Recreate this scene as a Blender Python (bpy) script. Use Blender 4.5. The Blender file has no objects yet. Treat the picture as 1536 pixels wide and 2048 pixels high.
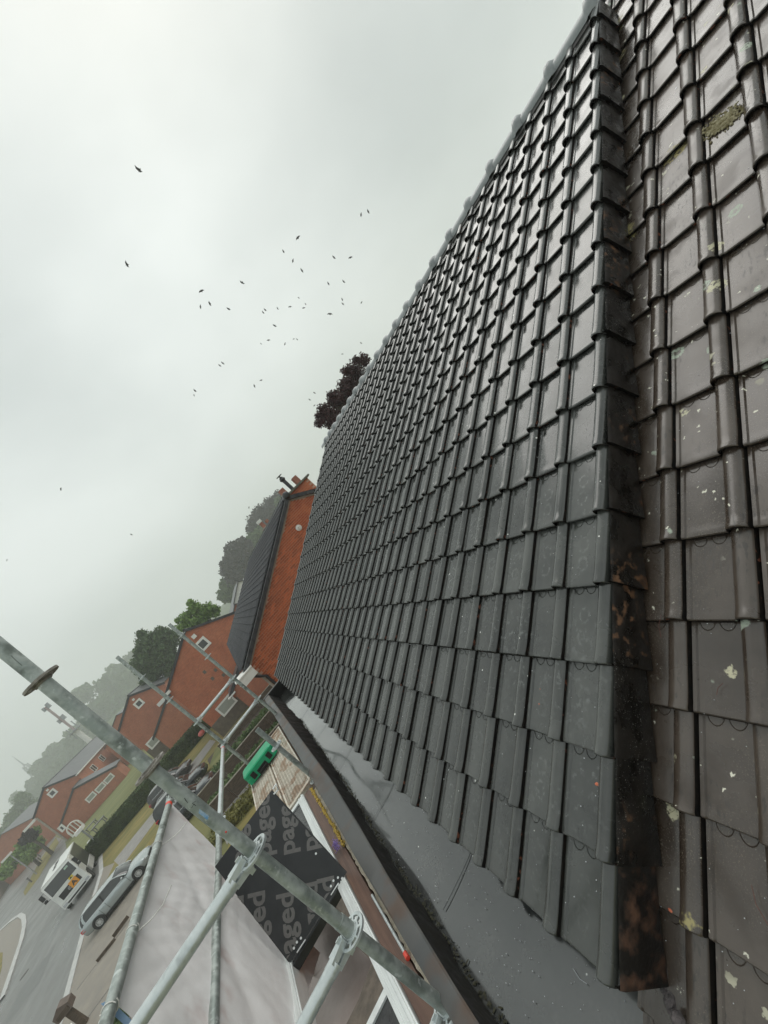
import bpy, math, random
from mathutils import Vector, Matrix
import numpy as np
random.seed(7); rng=np.random.default_rng(7)
S_=bpy.context.scene
C=S_.collection
R=math.radians; PI=math.pi
# ------------------------------------------------------------------ camera (origin of the world = the camera; ground at z=-7.9)
GZ=-7.9
RT=Vector((.58404,-.36893,-.72304)).normalized(); FW=Vector((.42456,.89802,-.11529)).normalized()
RT=(RT-FW*RT.dot(FW)).normalized(); UPV=RT.cross(FW)
FPX=819.29
cam=bpy.data.cameras.new('camera'); co=bpy.data.objects.new('camera',cam); C.objects.link(co)
co.matrix_world=Matrix((( RT.x,UPV.x,-FW.x,0),(RT.y,UPV.y,-FW.y,0),(RT.z,UPV.z,-FW.z,0),(0,0,0,1)))
cam.sensor_fit='VERTICAL'; cam.sensor_height=36; cam.sensor_width=27; cam.lens=FPX/2048*36; cam.clip_start=.02; cam.clip_end=5000
S_.camera=co
# ------------------------------------------------------------------ sky, sun, exposure
SUN_EL,SUN_AZ=R(55),R(60)
w=bpy.data.worlds.new('World'); S_.world=w; w.use_nodes=True
nt=w.node_tree; N=nt.nodes; L=nt.links; N.clear()
out=N.new('ShaderNodeOutputWorld'); bg=N.new('ShaderNodeBackground'); bg2=N.new('ShaderNodeBackground'); add=N.new('ShaderNodeAddShader')
sky=N.new('ShaderNodeTexSky'); sky.sky_type='NISHITA'; sky.sun_disc=False; sky.sun_elevation=SUN_EL; sky.sun_rotation=SUN_AZ; sky.dust_density=6
tc=N.new('ShaderNodeTexCoord'); mp=N.new('ShaderNodeMapping'); mp.inputs['Scale'].default_value=(1,1,1.6)
nz=N.new('ShaderNodeTexNoise'); nz.inputs['Scale'].default_value=1.6; nz.inputs['Detail'].default_value=4; nz.inputs['Roughness'].default_value=.45
cr=N.new('ShaderNodeValToRGB'); cr.color_ramp.elements[0].position=.30; cr.color_ramp.elements[0].color=(.47,.515,.505,1)
cr.color_ramp.elements[1].position=.70; cr.color_ramp.elements[1].color=(.80,.845,.82,1)
L.new(tc.outputs['Generated'],mp.inputs['Vector']); L.new(mp.outputs[0],nz.inputs['Vector']); L.new(nz.outputs['Fac'],cr.inputs[0])
L.new(cr.outputs[0],bg2.inputs['Color']); bg2.inputs['Strength'].default_value=.82
L.new(sky.outputs[0],bg.inputs['Color']); bg.inputs['Strength'].default_value=.006
L.new(bg.outputs[0],add.inputs[0]); L.new(bg2.outputs[0],add.inputs[1]); L.new(add.outputs[0],out.inputs['Surface'])
sun=bpy.data.lights.new('sun','SUN'); so=bpy.data.objects.new('sun',sun); C.objects.link(so)
sun.energy=1.0; sun.angle=R(50); sun.color=(1,.97,.93)
so.rotation_euler=Vector((math.sin(SUN_AZ)*math.cos(SUN_EL),math.cos(SUN_AZ)*math.cos(SUN_EL),math.sin(SUN_EL))).to_track_quat('Z','Y').to_euler()
S_.cycles.volume_bounces=3; S_.cycles.max_bounces=8
vs=S_.view_settings; vs.view_transform='Standard'; vs.look='None'; vs.exposure=0.45; vs.gamma=1; vs.use_curve_mapping=False
# ------------------------------------------------------------------ geometry helpers
V=Vector
def ray(px,py): return RT*((px-768)/FPX)-UPV*((py-1024)/FPX)+FW
def aty(px,py,y): r=ray(px,py); return r*(y/r.y)
def atz(px,py,z): r=ray(px,py); return r*(z/r.z)
def atx(px,py,x): r=ray(px,py); return r*(x/r.x)
def gnd(px,py): return atz(px,py,GZ)
def nrm(v): return v.normalized()
class MB:
    def __init__(s): s.v=[]; s.f=[]; s.m=[]
    def face(s,pts,mi=0):
        n=len(s.v); s.v+= [tuple(p) for p in pts]; s.f.append(tuple(range(n,n+len(pts)))); s.m.append(mi); return s
    def grid(s,rows,mi=0,close=False):
        n=len(s.v); c=len(rows[0])
        for r in rows: s.v+=[tuple(p) for p in r]
        for a in range(len(rows)-1):
            for b in range(c if close else c-1):
                b2=(b+1)%c
                s.f.append((n+a*c+b,n+a*c+b2,n+(a+1)*c+b2,n+(a+1)*c+b)); s.m.append(mi)
        return s
    def frame_box(s,o,ax,ay,az,mi=0):
        o,ax,ay,az=V(o),V(ax),V(ay),V(az); n=len(s.v)
        for k in range(8): s.v.append(tuple(o+ax*(k&1)+ay*((k>>1)&1)+az*((k>>2)&1)))
        fs=[(0,2,3,1),(4,5,7,6),(0,1,5,4),(2,6,7,3),(0,4,6,2),(1,3,7,5)]
        if ax.cross(ay).dot(az)<0: fs=[f[::-1] for f in fs]
        for f in fs: s.f.append(tuple(n+i for i in f)); s.m.append(mi)
        return s
    def box(s,x0,x1,y0,y1,z0,z1,mi=0): return s.frame_box((x0,y0,z0),(x1-x0,0,0),(0,y1-y0,0),(0,0,z1-z0),mi)
    def bar(s,a,b,w,h,up=(0,0,1),mi=0):
        a,b=V(a),V(b); d=(b-a); sd=d.cross(V(up)).normalized()*w; u=sd.cross(d).normalized()*h
        return s.frame_box(a-sd/2-u/2,d,sd,u,mi)
    def tube(s,a,b,r,n=16,r2=None,caps=True,mi=0):
        a,b=V(a),V(b); d=(b-a).normalized(); t=d.orthogonal().normalized(); q=d.cross(t); r2=r if r2 is None else r2
        rows=[[a+(t*math.cos(2*PI*k/n)+q*math.sin(2*PI*k/n))*r for k in range(n)],[b+(t*math.cos(2*PI*k/n)+q*math.sin(2*PI*k/n))*r2 for k in range(n)]]
        s.grid(rows,mi,True)
        if caps: s.face(rows[0][::-1],mi); s.face(rows[1],mi)
        return s
    def path(s,pts,r,n=8,mi=0):
        pts=[V(p) for p in pts]; rows=[]; t=None
        for i,p in enumerate(pts):
            d=(pts[min(i+1,len(pts)-1)]-pts[max(i-1,0)]).normalized()
            t=d.orthogonal().normalized() if t is None else (t-d*t.dot(d)).normalized()
            q=d.cross(t); rr=r[i] if isinstance(r,(list,tuple)) else r
            rows.append([p+(t*math.cos(2*PI*k/n)+q*math.sin(2*PI*k/n))*rr for k in range(n)])
        s.grid(rows,mi,True); s.face(rows[0][::-1],mi); s.face(rows[-1],mi); return s
    def prism(s,pts,d,mi=0):
        d=V(d); a=[V(p) for p in pts]; b=[p+d for p in a]; n=len(a)
        nr=(a[1]-a[0]).cross(a[2]-a[0])
        if nr.dot(d)>0: a,b=a[::-1],b[::-1]
        s.face(a,mi); s.face(b[::-1],mi)
        for k in range(n): s.face([a[k],b[k],b[(k+1)%n],a[(k+1)%n]],mi)
        return s
    def ball(s,c,r,sx=1,sy=1,sz=1,nu=10,nv=6,mi=0):
        c=V(c); rows=[]
        for i in range(nv+1):
            t=PI*i/nv; rows.append([c+V((sx*r*math.sin(t)*math.cos(2*PI*k/nu),sy*r*math.sin(t)*math.sin(2*PI*k/nu),sz*r*math.cos(t))) for k in range(nu)])
        return s.grid(rows[::-1],mi,True)
def world_off(p):
    o=V((0,0,0))
    while p is not None: o+=V(p.location); p=p.parent
    return o
def obj(name,mb,mats,parent=None,smooth=False,local=False,org=None,merge=False):
    me=bpy.data.meshes.new(name)
    off=V((0,0,0)) if local else world_off(parent)
    if org is not None: off=V(org)
    vv=[tuple(V(p)-off) for p in mb.v] if (off.length>0) else mb.v
    me.from_pydata(vv,[],mb.f)
    mats=mats if isinstance(mats,(list,tuple)) else [mats]
    for m in mats: me.materials.append(m)
    if len(mats)>1: me.polygons.foreach_set('material_index',mb.m)
    if merge:
        import bmesh
        bm=bmesh.new(); bm.from_mesh(me); bmesh.ops.remove_doubles(bm,verts=bm.verts,dist=1e-5); bm.to_mesh(me); bm.free()
    if smooth: me.shade_smooth() if smooth is True else me.shade_smooth()
    me.update()
    if smooth and smooth is not True:
        try: me.set_sharp_from_angle(angle=R(smooth))
        except Exception: pass
    o=bpy.data.objects.new(name,me); C.objects.link(o)
    if parent is not None: o.parent=parent
    if org is not None and parent is None: o.location=off
    return o
def thing(name,label,cat,loc=(0,0,0),group=None,rotz=0):
    o=bpy.data.objects.new(name,None); C.objects.link(o); o.location=loc; o.rotation_euler=(0,0,rotz); o.empty_display_size=.1
    o['label']=label; o['category']=cat
    if group: o['group']=group
    return o
def tag(o,label,cat,group=None):
    o['label']=label; o['category']=cat
    if group: o['group']=group
    return o
def struct(o): o['kind']='structure'; return o
def stuff(o): o['kind']='stuff'; return o
def dup(o,parent=None,loc=None):
    c=o.copy(); C.objects.link(c)
    if parent is not None: c.parent=parent
    if loc is not None: c.location=loc
    for ch in list(o.children): dup(ch,c)
    return c
# ------------------------------------------------------------------ materials
def mat(name,c1,c2=None,scale=4,rough=.6,rough2=None,metal=0,bump=0,bscale=None,detail=5,lo=.35,hi=.65,coord='Object',stretch=(1,1,1),rand=0,spec=.5,coat=0,emit=0,bdist=.01):
    m=bpy.data.materials.new(name); m.use_nodes=True; nt=m.node_tree; n=nt.nodes; l=nt.links; b=n['Principled BSDF']
    b.inputs['Roughness'].default_value=rough; b.inputs['Metallic'].default_value=metal; b.inputs['Specular IOR Level'].default_value=spec; b.inputs['Coat Weight'].default_value=coat
    b.inputs['Coat Roughness'].default_value=.08
    c2=c2 or c1
    tcn=n.new('ShaderNodeTexCoord'); mpn=n.new('ShaderNodeMapping'); mpn.inputs['Scale'].default_value=stretch
    if coord=='World': ge_=n.new('ShaderNodeNewGeometry'); l.new(ge_.outputs['Position'],mpn.inputs['Vector'])
    else: l.new(tcn.outputs[coord],mpn.inputs['Vector'])
    no=n.new('ShaderNodeTexNoise'); no.inputs['Scale'].default_value=scale; no.inputs['Detail'].default_value=detail; no.inputs['Roughness'].default_value=.6
    l.new(mpn.outputs[0],no.inputs['Vector'])
    mr=n.new('ShaderNodeMapRange'); mr.inputs[1].default_value=lo; mr.inputs[2].default_value=hi; l.new(no.outputs['Fac'],mr.inputs[0])
    mx=n.new('ShaderNodeMix'); mx.data_type='RGBA'; mx.inputs[6].default_value=(*c1,1); mx.inputs[7].default_value=(*c2,1); l.new(mr.outputs[0],mx.inputs[0])
    col=mx.outputs[2]
    if rand:
        oi=n.new('ShaderNodeObjectInfo'); hs=n.new('ShaderNodeHueSaturation'); mm=n.new('ShaderNodeMapRange'); mm.inputs[3].default_value=1-rand; mm.inputs[4].default_value=1+rand
        l.new(oi.outputs['Random'],mm.inputs[0]); l.new(mm.outputs[0],hs.inputs['Value']); l.new(col,hs.inputs['Color']); col=hs.outputs[0]
    l.new(col,b.inputs['Base Color'])
    if rough2 is not None:
        rr=n.new('ShaderNodeMapRange'); rr.inputs[3].default_value=rough; rr.inputs[4].default_value=rough2; l.new(mr.outputs[0],rr.inputs[0]); l.new(rr.outputs[0],b.inputs['Roughness'])
    if bump:
        n2=n.new('ShaderNodeTexNoise'); n2.inputs['Scale'].default_value=bscale or scale*4; n2.inputs['Detail'].default_value=4; l.new(mpn.outputs[0],n2.inputs['Vector'])
        bp=n.new('ShaderNodeBump'); bp.inputs['Strength'].default_value=bump; bp.inputs['Distance'].default_value=bdist; l.new(n2.outputs['Fac'],bp.inputs['Height']); l.new(bp.outputs[0],b.inputs['Normal'])
    m['col']=col.node.name
    return m
def nodes(m): return m.node_tree.nodes, m.node_tree.links, m.node_tree.nodes['Principled BSDF']
def overlay(m,col,maskfn,rough=None):
    """mix colour 'col' over the base colour with a mask output built by maskfn(nodes,links,coord)"""
    n,l,b=nodes(m); src=b.inputs['Base Color'].links[0].from_socket
    tcn=n.new('ShaderNodeTexCoord'); msk=maskfn(n,l,tcn)
    mx=n.new('ShaderNodeMix'); mx.data_type='RGBA'; l.new(src,mx.inputs[6]); mx.inputs[7].default_value=(*col,1); l.new(msk,mx.inputs[0]); l.new(mx.outputs[2],b.inputs['Base Color'])
    if rough is not None:
        rs=b.inputs['Roughness']; m2=n.new('ShaderNodeMix'); m2.data_type='FLOAT'
        if rs.links: l.new(rs.links[0].from_socket,m2.inputs[2])
        else: m2.inputs[2].default_value=rs.default_value
        m2.inputs[3].default_value=rough; l.new(msk,m2.inputs[0]); l.new(m2.outputs[0],rs)
def noise_mask(scale,lo,hi,coord='Object',detail=4,stretch=(1,1,1),gate=None,amount=1):
    def fn(n,l,tcn):
        mp=n.new('ShaderNodeMapping'); mp.inputs['Scale'].default_value=stretch; mp.inputs['Location'].default_value=(lo*7.3,hi*3.1,scale*.37)
        if coord=='World': ge_=n.new('ShaderNodeNewGeometry'); l.new(ge_.outputs['Position'],mp.inputs[0])
        else: l.new(tcn.outputs[coord],mp.inputs[0])
        no=n.new('ShaderNodeTexNoise'); no.inputs['Scale'].default_value=scale; no.inputs['Detail'].default_value=detail; l.new(mp.outputs[0],no.inputs['Vector'])
        mr=n.new('ShaderNodeMapRange'); mr.inputs[1].default_value=lo; mr.inputs[2].default_value=hi; mr.inputs[4].default_value=amount; l.new(no.outputs['Fac'],mr.inputs[0]); o=mr.outputs[0]
        if gate:
            n2=n.new('ShaderNodeTexNoise'); n2.inputs['Scale'].default_value=gate[0]; l.new(mp.outputs[0],n2.inputs['Vector'])
            m2=n.new('ShaderNodeMapRange'); m2.inputs[1].default_value=gate[1]; m2.inputs[2].default_value=gate[2]; l.new(n2.outputs['Fac'],m2.inputs[0])
            mu=n.new('ShaderNodeMath'); mu.operation='MULTIPLY'; l.new(o,mu.inputs[0]); l.new(m2.outputs[0],mu.inputs[1]); o=mu.outputs[0]
        return o
    return fn
def vor_mask(scale,rad,soft,keep,amount=1,ring=None,seed=0,wobble=.0,gate=None):
    """round spots (lichen): voronoi cells, only a fraction 'keep' of them"""
    def fn(n,l,tcn):
        ge=n.new('ShaderNodeNewGeometry')
        mp=n.new('ShaderNodeMapping'); mp.inputs['Location'].default_value=(seed,seed*1.7,seed*.3); l.new(ge.outputs['Position'],mp.inputs[0])
        vec=mp.outputs[0]
        if wobble:
            nn=n.new('ShaderNodeTexNoise'); nn.inputs['Scale'].default_value=60; nn.inputs['Detail'].default_value=3; l.new(mp.outputs[0],nn.inputs['Vector'])
            vm=n.new('ShaderNodeVectorMath'); vm.operation='MULTIPLY_ADD'; vm.inputs[1].default_value=(wobble,)*3; l.new(nn.outputs['Color'],vm.inputs[0]); l.new(mp.outputs[0],vm.inputs[2]); vec=vm.outputs[0]
        vo=n.new('ShaderNodeTexVoronoi'); vo.inputs['Scale'].default_value=scale; l.new(vec,vo.inputs['Vector'])
        sp=n.new('ShaderNodeSeparateColor'); l.new(vo.outputs['Color'],sp.inputs[0])
        # radius varies with cell
        rv=n.new('ShaderNodeMath'); rv.operation='MULTIPLY'; rv.inputs[1].default_value=rad; l.new(sp.outputs[1],rv.inputs[0])
        su=n.new('ShaderNodeMath'); su.operation='SUBTRACT'; l.new(rv.outputs[0],su.inputs[0]); l.new(vo.outputs['Distance'],su.inputs[1])
        o=su.outputs[0]
        mr=n.new('ShaderNodeMapRange'); mr.inputs[1].default_value=0; mr.inputs[2].default_value=soft; mr.inputs[4].default_value=amount; l.new(o,mr.inputs[0]); o=mr.outputs[0]
        if ring:
            m2=n.new('ShaderNodeMapRange'); m2.inputs[1].default_value=ring; m2.inputs[2].default_value=ring+soft; m2.inputs[3].default_value=1; m2.inputs[4].default_value=.15; l.new(su.outputs[0],m2.inputs[0])
            mu=n.new('ShaderNodeMath'); mu.operation='MULTIPLY'; l.new(o,mu.inputs[0]); l.new(m2.outputs[0],mu.inputs[1]); o=mu.outputs[0]
        gt=n.new('ShaderNodeMath'); gt.operation='LESS_THAN'; gt.inputs[1].default_value=keep; l.new(sp.outputs[0],gt.inputs[0])
        mu=n.new('ShaderNodeMath'); mu.operation='MULTIPLY'; l.new(o,mu.inputs[0]); l.new(gt.outputs[0],mu.inputs[1]); o=mu.outputs[0]
        if gate:
            n2=n.new('ShaderNodeTexNoise'); n2.inputs['Scale'].default_value=gate[0]; n2.inputs['Detail'].default_value=4; l.new(mp.outputs[0],n2.inputs['Vector'])
            m2=n.new('ShaderNodeMapRange'); m2.inputs[1].default_value=gate[1]; m2.inputs[2].default_value=gate[2]; l.new(n2.outputs['Fac'],m2.inputs[0])
            mu=n.new('ShaderNodeMath'); mu.operation='MULTIPLY'; l.new(o,mu.inputs[0]); l.new(m2.outputs[0],mu.inputs[1]); o=mu.outputs[0]
        return o
    return fn
# wet dark engobed tiles
M_tile=mat('wet_dark_tile',(.032,.034,.031),(.060,.063,.057),scale=5,rough=.14,rough2=.34,bump=.10,bscale=110,rand=.24,spec=.7,coat=.35,bdist=.002,coord='World')
overlay(M_tile,(.18,.19,.185),noise_mask(38,.56,.70,gate=(3.1,.48,.62),amount=.4,coord='World'),rough=.5)
overlay(M_tile,(.006,.006,.006),noise_mask(70,.60,.64,gate=(3.7,.60,.68),amount=.9,coord='World',stretch=(1,3,1)),rough=.6)
def ring_mask(n,l,tcn):
    # faint chalky circles left on the pans by stacked tiles
    sp=n.new('ShaderNodeSeparateXYZ'); l.new(tcn.outputs['Object'],sp.inputs[0]); outs=[]
    nn=n.new('ShaderNodeTexNoise'); nn.inputs['Scale'].default_value=70; ge_=n.new('ShaderNodeNewGeometry'); l.new(ge_.outputs['Position'],nn.inputs['Vector'])
    for cy in (.085,.165):
        mp=n.new('ShaderNodeMapping'); mp.inputs['Location'].default_value=(.128,-cy*.8,0); mp.inputs['Scale'].default_value=(1,.8,0)
        l.new(tcn.outputs['Object'],mp.inputs[0])
        ln=n.new('ShaderNodeVectorMath'); ln.operation='LENGTH'; l.new(mp.outputs[0],ln.inputs[0])
        a=n.new('ShaderNodeMath'); a.operation='SUBTRACT'; a.inputs[1].default_value=.022; l.new(ln.outputs['Value'],a.inputs[0])
        b=n.new('ShaderNodeMath'); b.operation='ABSOLUTE'; l.new(a.outputs[0],b.inputs[0])
        c=n.new('ShaderNodeMapRange'); c.inputs[1].default_value=.001; c.inputs[2].default_value=.008; c.inputs[3].default_value=1; c.inputs[4].default_value=0; l.new(b.outputs[0],c.inputs[0]); outs.append(c.outputs[0])
    m=n.new('ShaderNodeMath'); m.operation='MAXIMUM'; l.new(outs[0],m.inputs[0]); l.new(outs[1],m.inputs[1])
    g=n.new('ShaderNodeMapRange'); g.inputs[1].default_value=.44; g.inputs[2].default_value=.62; g.inputs[4].default_value=.32; l.new(nn.outputs['Fac'],g.inputs[0])
    m2=n.new('ShaderNodeMath'); m2.operation='MULTIPLY'; l.new(m.outputs[0],m2.inputs[0]); l.new(g.outputs[0],m2.inputs[1])
    oi=n.new('ShaderNodeObjectInfo'); gg=n.new('ShaderNodeMapRange'); gg.inputs[1].default_value=.25; gg.inputs[2].default_value=.75; l.new(oi.outputs['Random'],gg.inputs[0])
    m3=n.new('ShaderNodeMath'); m3.operation='MULTIPLY'; l.new(m2.outputs[0],m3.inputs[0]); l.new(gg.outputs[0],m3.inputs[1]); return m3.outputs[0]
overlay(M_tile,(.24,.25,.24),ring_mask,rough=.45)
overlay(M_tile,(.75,.75,.70),vor_mask(26,.16,.03,.07,seed=3))
M_tile_far=mat('wet_dark_tile_far',(.032,.034,.031),(.060,.063,.057),scale=5,rough=.16,rough2=.34,bump=.08,bscale=90,spec=.7,coat=.35,bdist=.002,coord='World')
M_tedge=mat('painted_tile_edge_shade',(.003,.003,.003),(.010,.007,.005),scale=30,rough=.85,spec=.15,coord='World')  # near-black paints joint shade onto tile noses and lower roll sides
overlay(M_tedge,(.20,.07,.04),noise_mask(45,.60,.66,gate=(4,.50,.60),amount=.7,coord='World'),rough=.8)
# older brown tiles with lichen
M_btile=mat('wet_brown_tile',(.044,.032,.024),(.080,.062,.049),scale=4,rough=.17,rough2=.38,bump=.14,bscale=160,rand=.16,spec=.7,coat=.3,bdist=.002,coord='World')
overlay(M_btile,(.030,.017,.008),noise_mask(9,.48,.64,gate=(2.3,.44,.6),amount=.75,coord='World'),rough=.5)
overlay(M_btile,(.50,.48,.36),vor_mask(16,.24,.04,.45,seed=21,wobble=.03,gate=(2.2,.50,.56),amount=.85),rough=.8)
overlay(M_btile,(.012,.009,.007),noise_mask(30,.56,.64,gate=(2.6,.50,.62),amount=.6,coord='World',stretch=(1,3,1)),rough=.55)
overlay(M_btile,(.17,.14,.10),noise_mask(240,.60,.67,gate=(3,.42,.58),amount=.8,coord='World'),rough=.7)
overlay(M_btile,(.36,.31,.13),vor_mask(3.3,.30,.04,.50,wobble=.07,seed=5,amount=.85,gate=(55,.42,.52)),rough=.85)
overlay(M_btile,(.55,.52,.36),vor_mask(5.5,.22,.02,.50,wobble=.03,seed=8,amount=.95,gate=(70,.40,.50)),rough=.85)
overlay(M_btile,(.40,.46,.37),vor_mask(8,.24,.03,.6,ring=.10,wobble=.02,seed=1,amount=.9,gate=(90,.36,.48)),rough=.8)
overlay(M_btile,(.72,.70,.58),vor_mask(34,.26,.05,.32,seed=9,wobble=.035,gate=(3,.42,.54)),rough=.7)
M_verge=mat('verge_side',(.006,.005,.004),(.020,.014,.010),scale=9,rough=.22,rough2=.7,bump=.5,bscale=50,lo=.4,hi=.7,spec=.5,bdist=.004,rand=.2,coord='World')
overlay(M_verge,(.22,.11,.055),noise_mask(26,.54,.68,gate=(3.2,.52,.62),amount=.75,coord='World'),rough=.8)
overlay(M_verge,(.5,.48,.44),noise_mask(260,.66,.70,gate=(2.5,.50,.6),amount=.8,coord='World'),rough=.8)
M_ridge=mat('ridge_tile_grey',(.22,.235,.24),(.30,.32,.325),scale=10,rough=.3,rough2=.45,bump=.1,bscale=80,spec=.45,rand=.08)
M_mortar_dark=mat('dark_roll_strip',(.015,.014,.013),(.05,.05,.047),scale=30,rough=.8,bump=.5)
M_felt=mat('roof_underlay',(.012,.011,.010),rough=.9)
# gutter lining
M_epdm=mat('wet_rubber_lining',(.034,.037,.036),(.058,.061,.058),scale=1.8,rough=.05,rough2=.20,bump=.10,bscale=5,spec=.8,coat=1,bdist=.004)
overlay(M_epdm,(.12,.12,.11),noise_mask(6,.55,.7,gate=(60,.4,.6),amount=.35),rough=.35)
overlay(M_epdm,(.85,.85,.8),vor_mask(30,.15,.03,.16,seed=11))
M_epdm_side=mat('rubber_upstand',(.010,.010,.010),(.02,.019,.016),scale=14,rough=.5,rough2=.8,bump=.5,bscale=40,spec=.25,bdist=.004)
M_epdm_top=mat('rubber_capping',(.07,.073,.073),(.095,.095,.092),scale=5,rough=.35,rough2=.55,bump=.15,bscale=20,spec=.4)
overlay(M_epdm_top,(.10,.06,.04),noise_mask(5,.5,.66,amount=.7))
# ------------------------------------------------------------------ our roof
PT=R(29.5)
yw=V((0,1,0)); Sw=V((math.cos(PT),0,math.sin(PT))); nw=V((-math.sin(PT),0,math.cos(PT)))
W=.205; G=.28227; O=V((-.0331,1.300,-1.5195))
RIDGE_J=17.75
def rf(i,j,h=0): return O+yw*(i*W)+Sw*(j*G)+nw*h
# ---- one tile: local x to the right (towards the camera), y up the slope, z outwards
def tile_mesh(name,w,g,verge=0,detail=True):
    prof=[(.006,-.012)]+[(.162-.156*math.cos(PI*k/8),.006+.0325*math.sin(PI*k/8)**.75) for k in range(9)]+[(.335,.0045),(.36,.0065),(.91,.0065),(.93,.0125),(.982,.0125),(.984,-.010)]
    rows=[]; me=MB(); T=.023
    ys=[(-.026,-.011),(-.020,-.004),(-.006,.0005),(.02,.0015),(.07,0),(.16,0),(1.0,0),(1.16,0)] if detail else [(-.022,-.006),(.0,0),(.10,0),(1.1,0)]
    def row(yy,dz,under=False,lift=0):
        r=[]
        for u,h in prof:
            y=yy*g; fl=1+.13*max(0,1-yy/.12) if u<.33 else 1
            z=T*(1-yy)+h*fl+dz
            if under: z=T*(1-yy)+h*fl-.013+dz
            r.append((-u*w,y,z))
        return r
    R_=[row(0,-.0,True)]+[row(yy,dz) for yy,dz in ys]
    me.grid(R_); c_=len(prof)-1
    for a_ in range(len(R_)-1):
        for b_ in range(c_):
            if a_<(2 if detail else 1) or b_==0 or b_==c_-1 or b_==1: me.m[a_*c_+b_]=1  # front rows, side edges and roll base take the painted shade colour
    if detail and not verge is None:
        for cu in (.50,.77):
            a=[];b=[];c=[]
            for k in range(9):
                t=PI+PI*k/8; cx,cy=-cu*w+.0235*math.cos(t), g*1.0-.002+.031*math.sin(t)
                z=T*(1-cy/g)+.0065
                for lst,(dr,dz) in ((a,(1.06,-.0005)),(b,(1.0,.0022)),(c,(.92,-.0005))):
                    lst.append((-cu*w+.0235*dr*math.cos(t), g-.002+.031*dr*math.sin(t), z+dz))
            me.grid([a,b,c])
            me.box(-cu*w-.019,-cu*w+.019,g-.012,g-.0085,T*.03+.0065-.003,T*.03+.0065+.003)
    m=bpy.data.meshes.new(name); m.from_pydata(me.v,[],me.f); m.polygons.foreach_set('material_index',me.m); m.shade_smooth()
    try: m.set_sharp_from_angle(angle=R(40))
    except Exception: pass
    m.update(); return m
def verge_mesh(name,w,g,dep):
    """verge tile: pan at the left, round roll at the outer (right) edge and a vertical cloak below it"""
    prof=[(0.0,.004)]+[(.134-.134*math.cos(PI*k/8),.006+.034*math.sin(PI*k/8)**.8) for k in range(9)]+[(.275,.0055),(.32,.0065),(.90,.0065),(.925,.0115),(1.0,.0115)]
    me=MB(); T=.024
    def row(yy,under=0): return [(-u*w,yy*g,T*(1-yy)+h*(1+.14*max(0,1-yy/.15) if u<.27 else 1)-under) for u,h in prof]
    me.grid([row(0,.014)]+[[(p[0],p[1]-.026*g,p[2]-.010) for p in row(0)]]+[[(p[0],p[1]-.018*g,p[2]-.003) for p in row(0)]]+[row(y) for y in (0,.01,.06,.16,1,1.14)])
    for b_ in range(24): me.m[b_]=2  # nose rows coloured with the same painted joint shade
    
    for cu in (.50,.77):
        a=[];b=[];c=[]
        for k in range(9):
            t=PI+PI*k/8
            for lst,(dr,dz) in ((a,(1.06,-.0005)),(b,(1.0,.0022)),(c,(.92,-.0005))):
                cy=g-.002+.031*dr*math.sin(t); lst.append((-cu*w+.0235*dr*math.cos(t),cy,T*(1-cy/g)+.0065+dz))
        me.grid([a,b,c]); me.box(-cu*w-.019,-cu*w+.019,g-.012,g-.0085,.004,.0105)
    n0=len(me.f)
    # cloak, slightly flared out to the right near the bottom end, wavy
    def cl(yy,base):
        o=.017*max(0,1-yy)**1.5; rows=[]
        for z,x in ((.018+T*(1-yy),.000),(.004+T*(1-yy),.006),(-.05,.008),(-dep+.004,.009),(-dep,.006),(-dep,-.006)):
            rows.append((x+o+base,yy*g,z-(.010*(1-yy) if z<-.04 else 0)))
        return rows
    me.grid([[(p[0]-.020,p[1],p[2]) for p in cl(0,0)],cl(0,0)],2); me.grid([cl(0,0),cl(.12,0),cl(.5,0),cl(1.02,0)],1)
    m=bpy.data.meshes.new(name); m.from_pydata(me.v,[],me.f)
    m.polygons.foreach_set('material_index',me.m); m.shade_smooth()
    try: m.set_sharp_from_angle(angle=R(40))
    except Exception: pass
    m.update(); return m
def tmat(o,ax,ay,az): return Matrix(((ax.x,ay.x,az.x,o.x),(ax.y,ay.y,az.y,o.y),(ax.z,ay.z,az.z,o.z),(0,0,0,1)))
house=thing('roofed_house','near house with dark wet tiled roof and black rubber lined gutter','house',(-.45,1.1,GZ))
M_verge0=mat('rusty_verge_side',(.008,.006,.005),(.105,.050,.028),scale=14,rough=.4,rough2=.8,bump=.6,bscale=50,lo=.48,hi=.68,spec=.5,bdist=.005,coord='World')
def place(me,parent,mtx,name):
    o=bpy.data.objects.new(name,me); C.objects.link(o); o.parent=parent
    o.matrix_local=Matrix.Translation(-world_off(parent))@mtx; return o
under=MB()
def slab(mb,a,b,c,d,t,mi=0):
    a,b,c,d=map(V,(a,b,c,d)); n=(b-a).cross(d-a).normalized()*t
    if n.z<0: n=-n
    mb.prism([a,b,c,d],-n,mi); return mb
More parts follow.
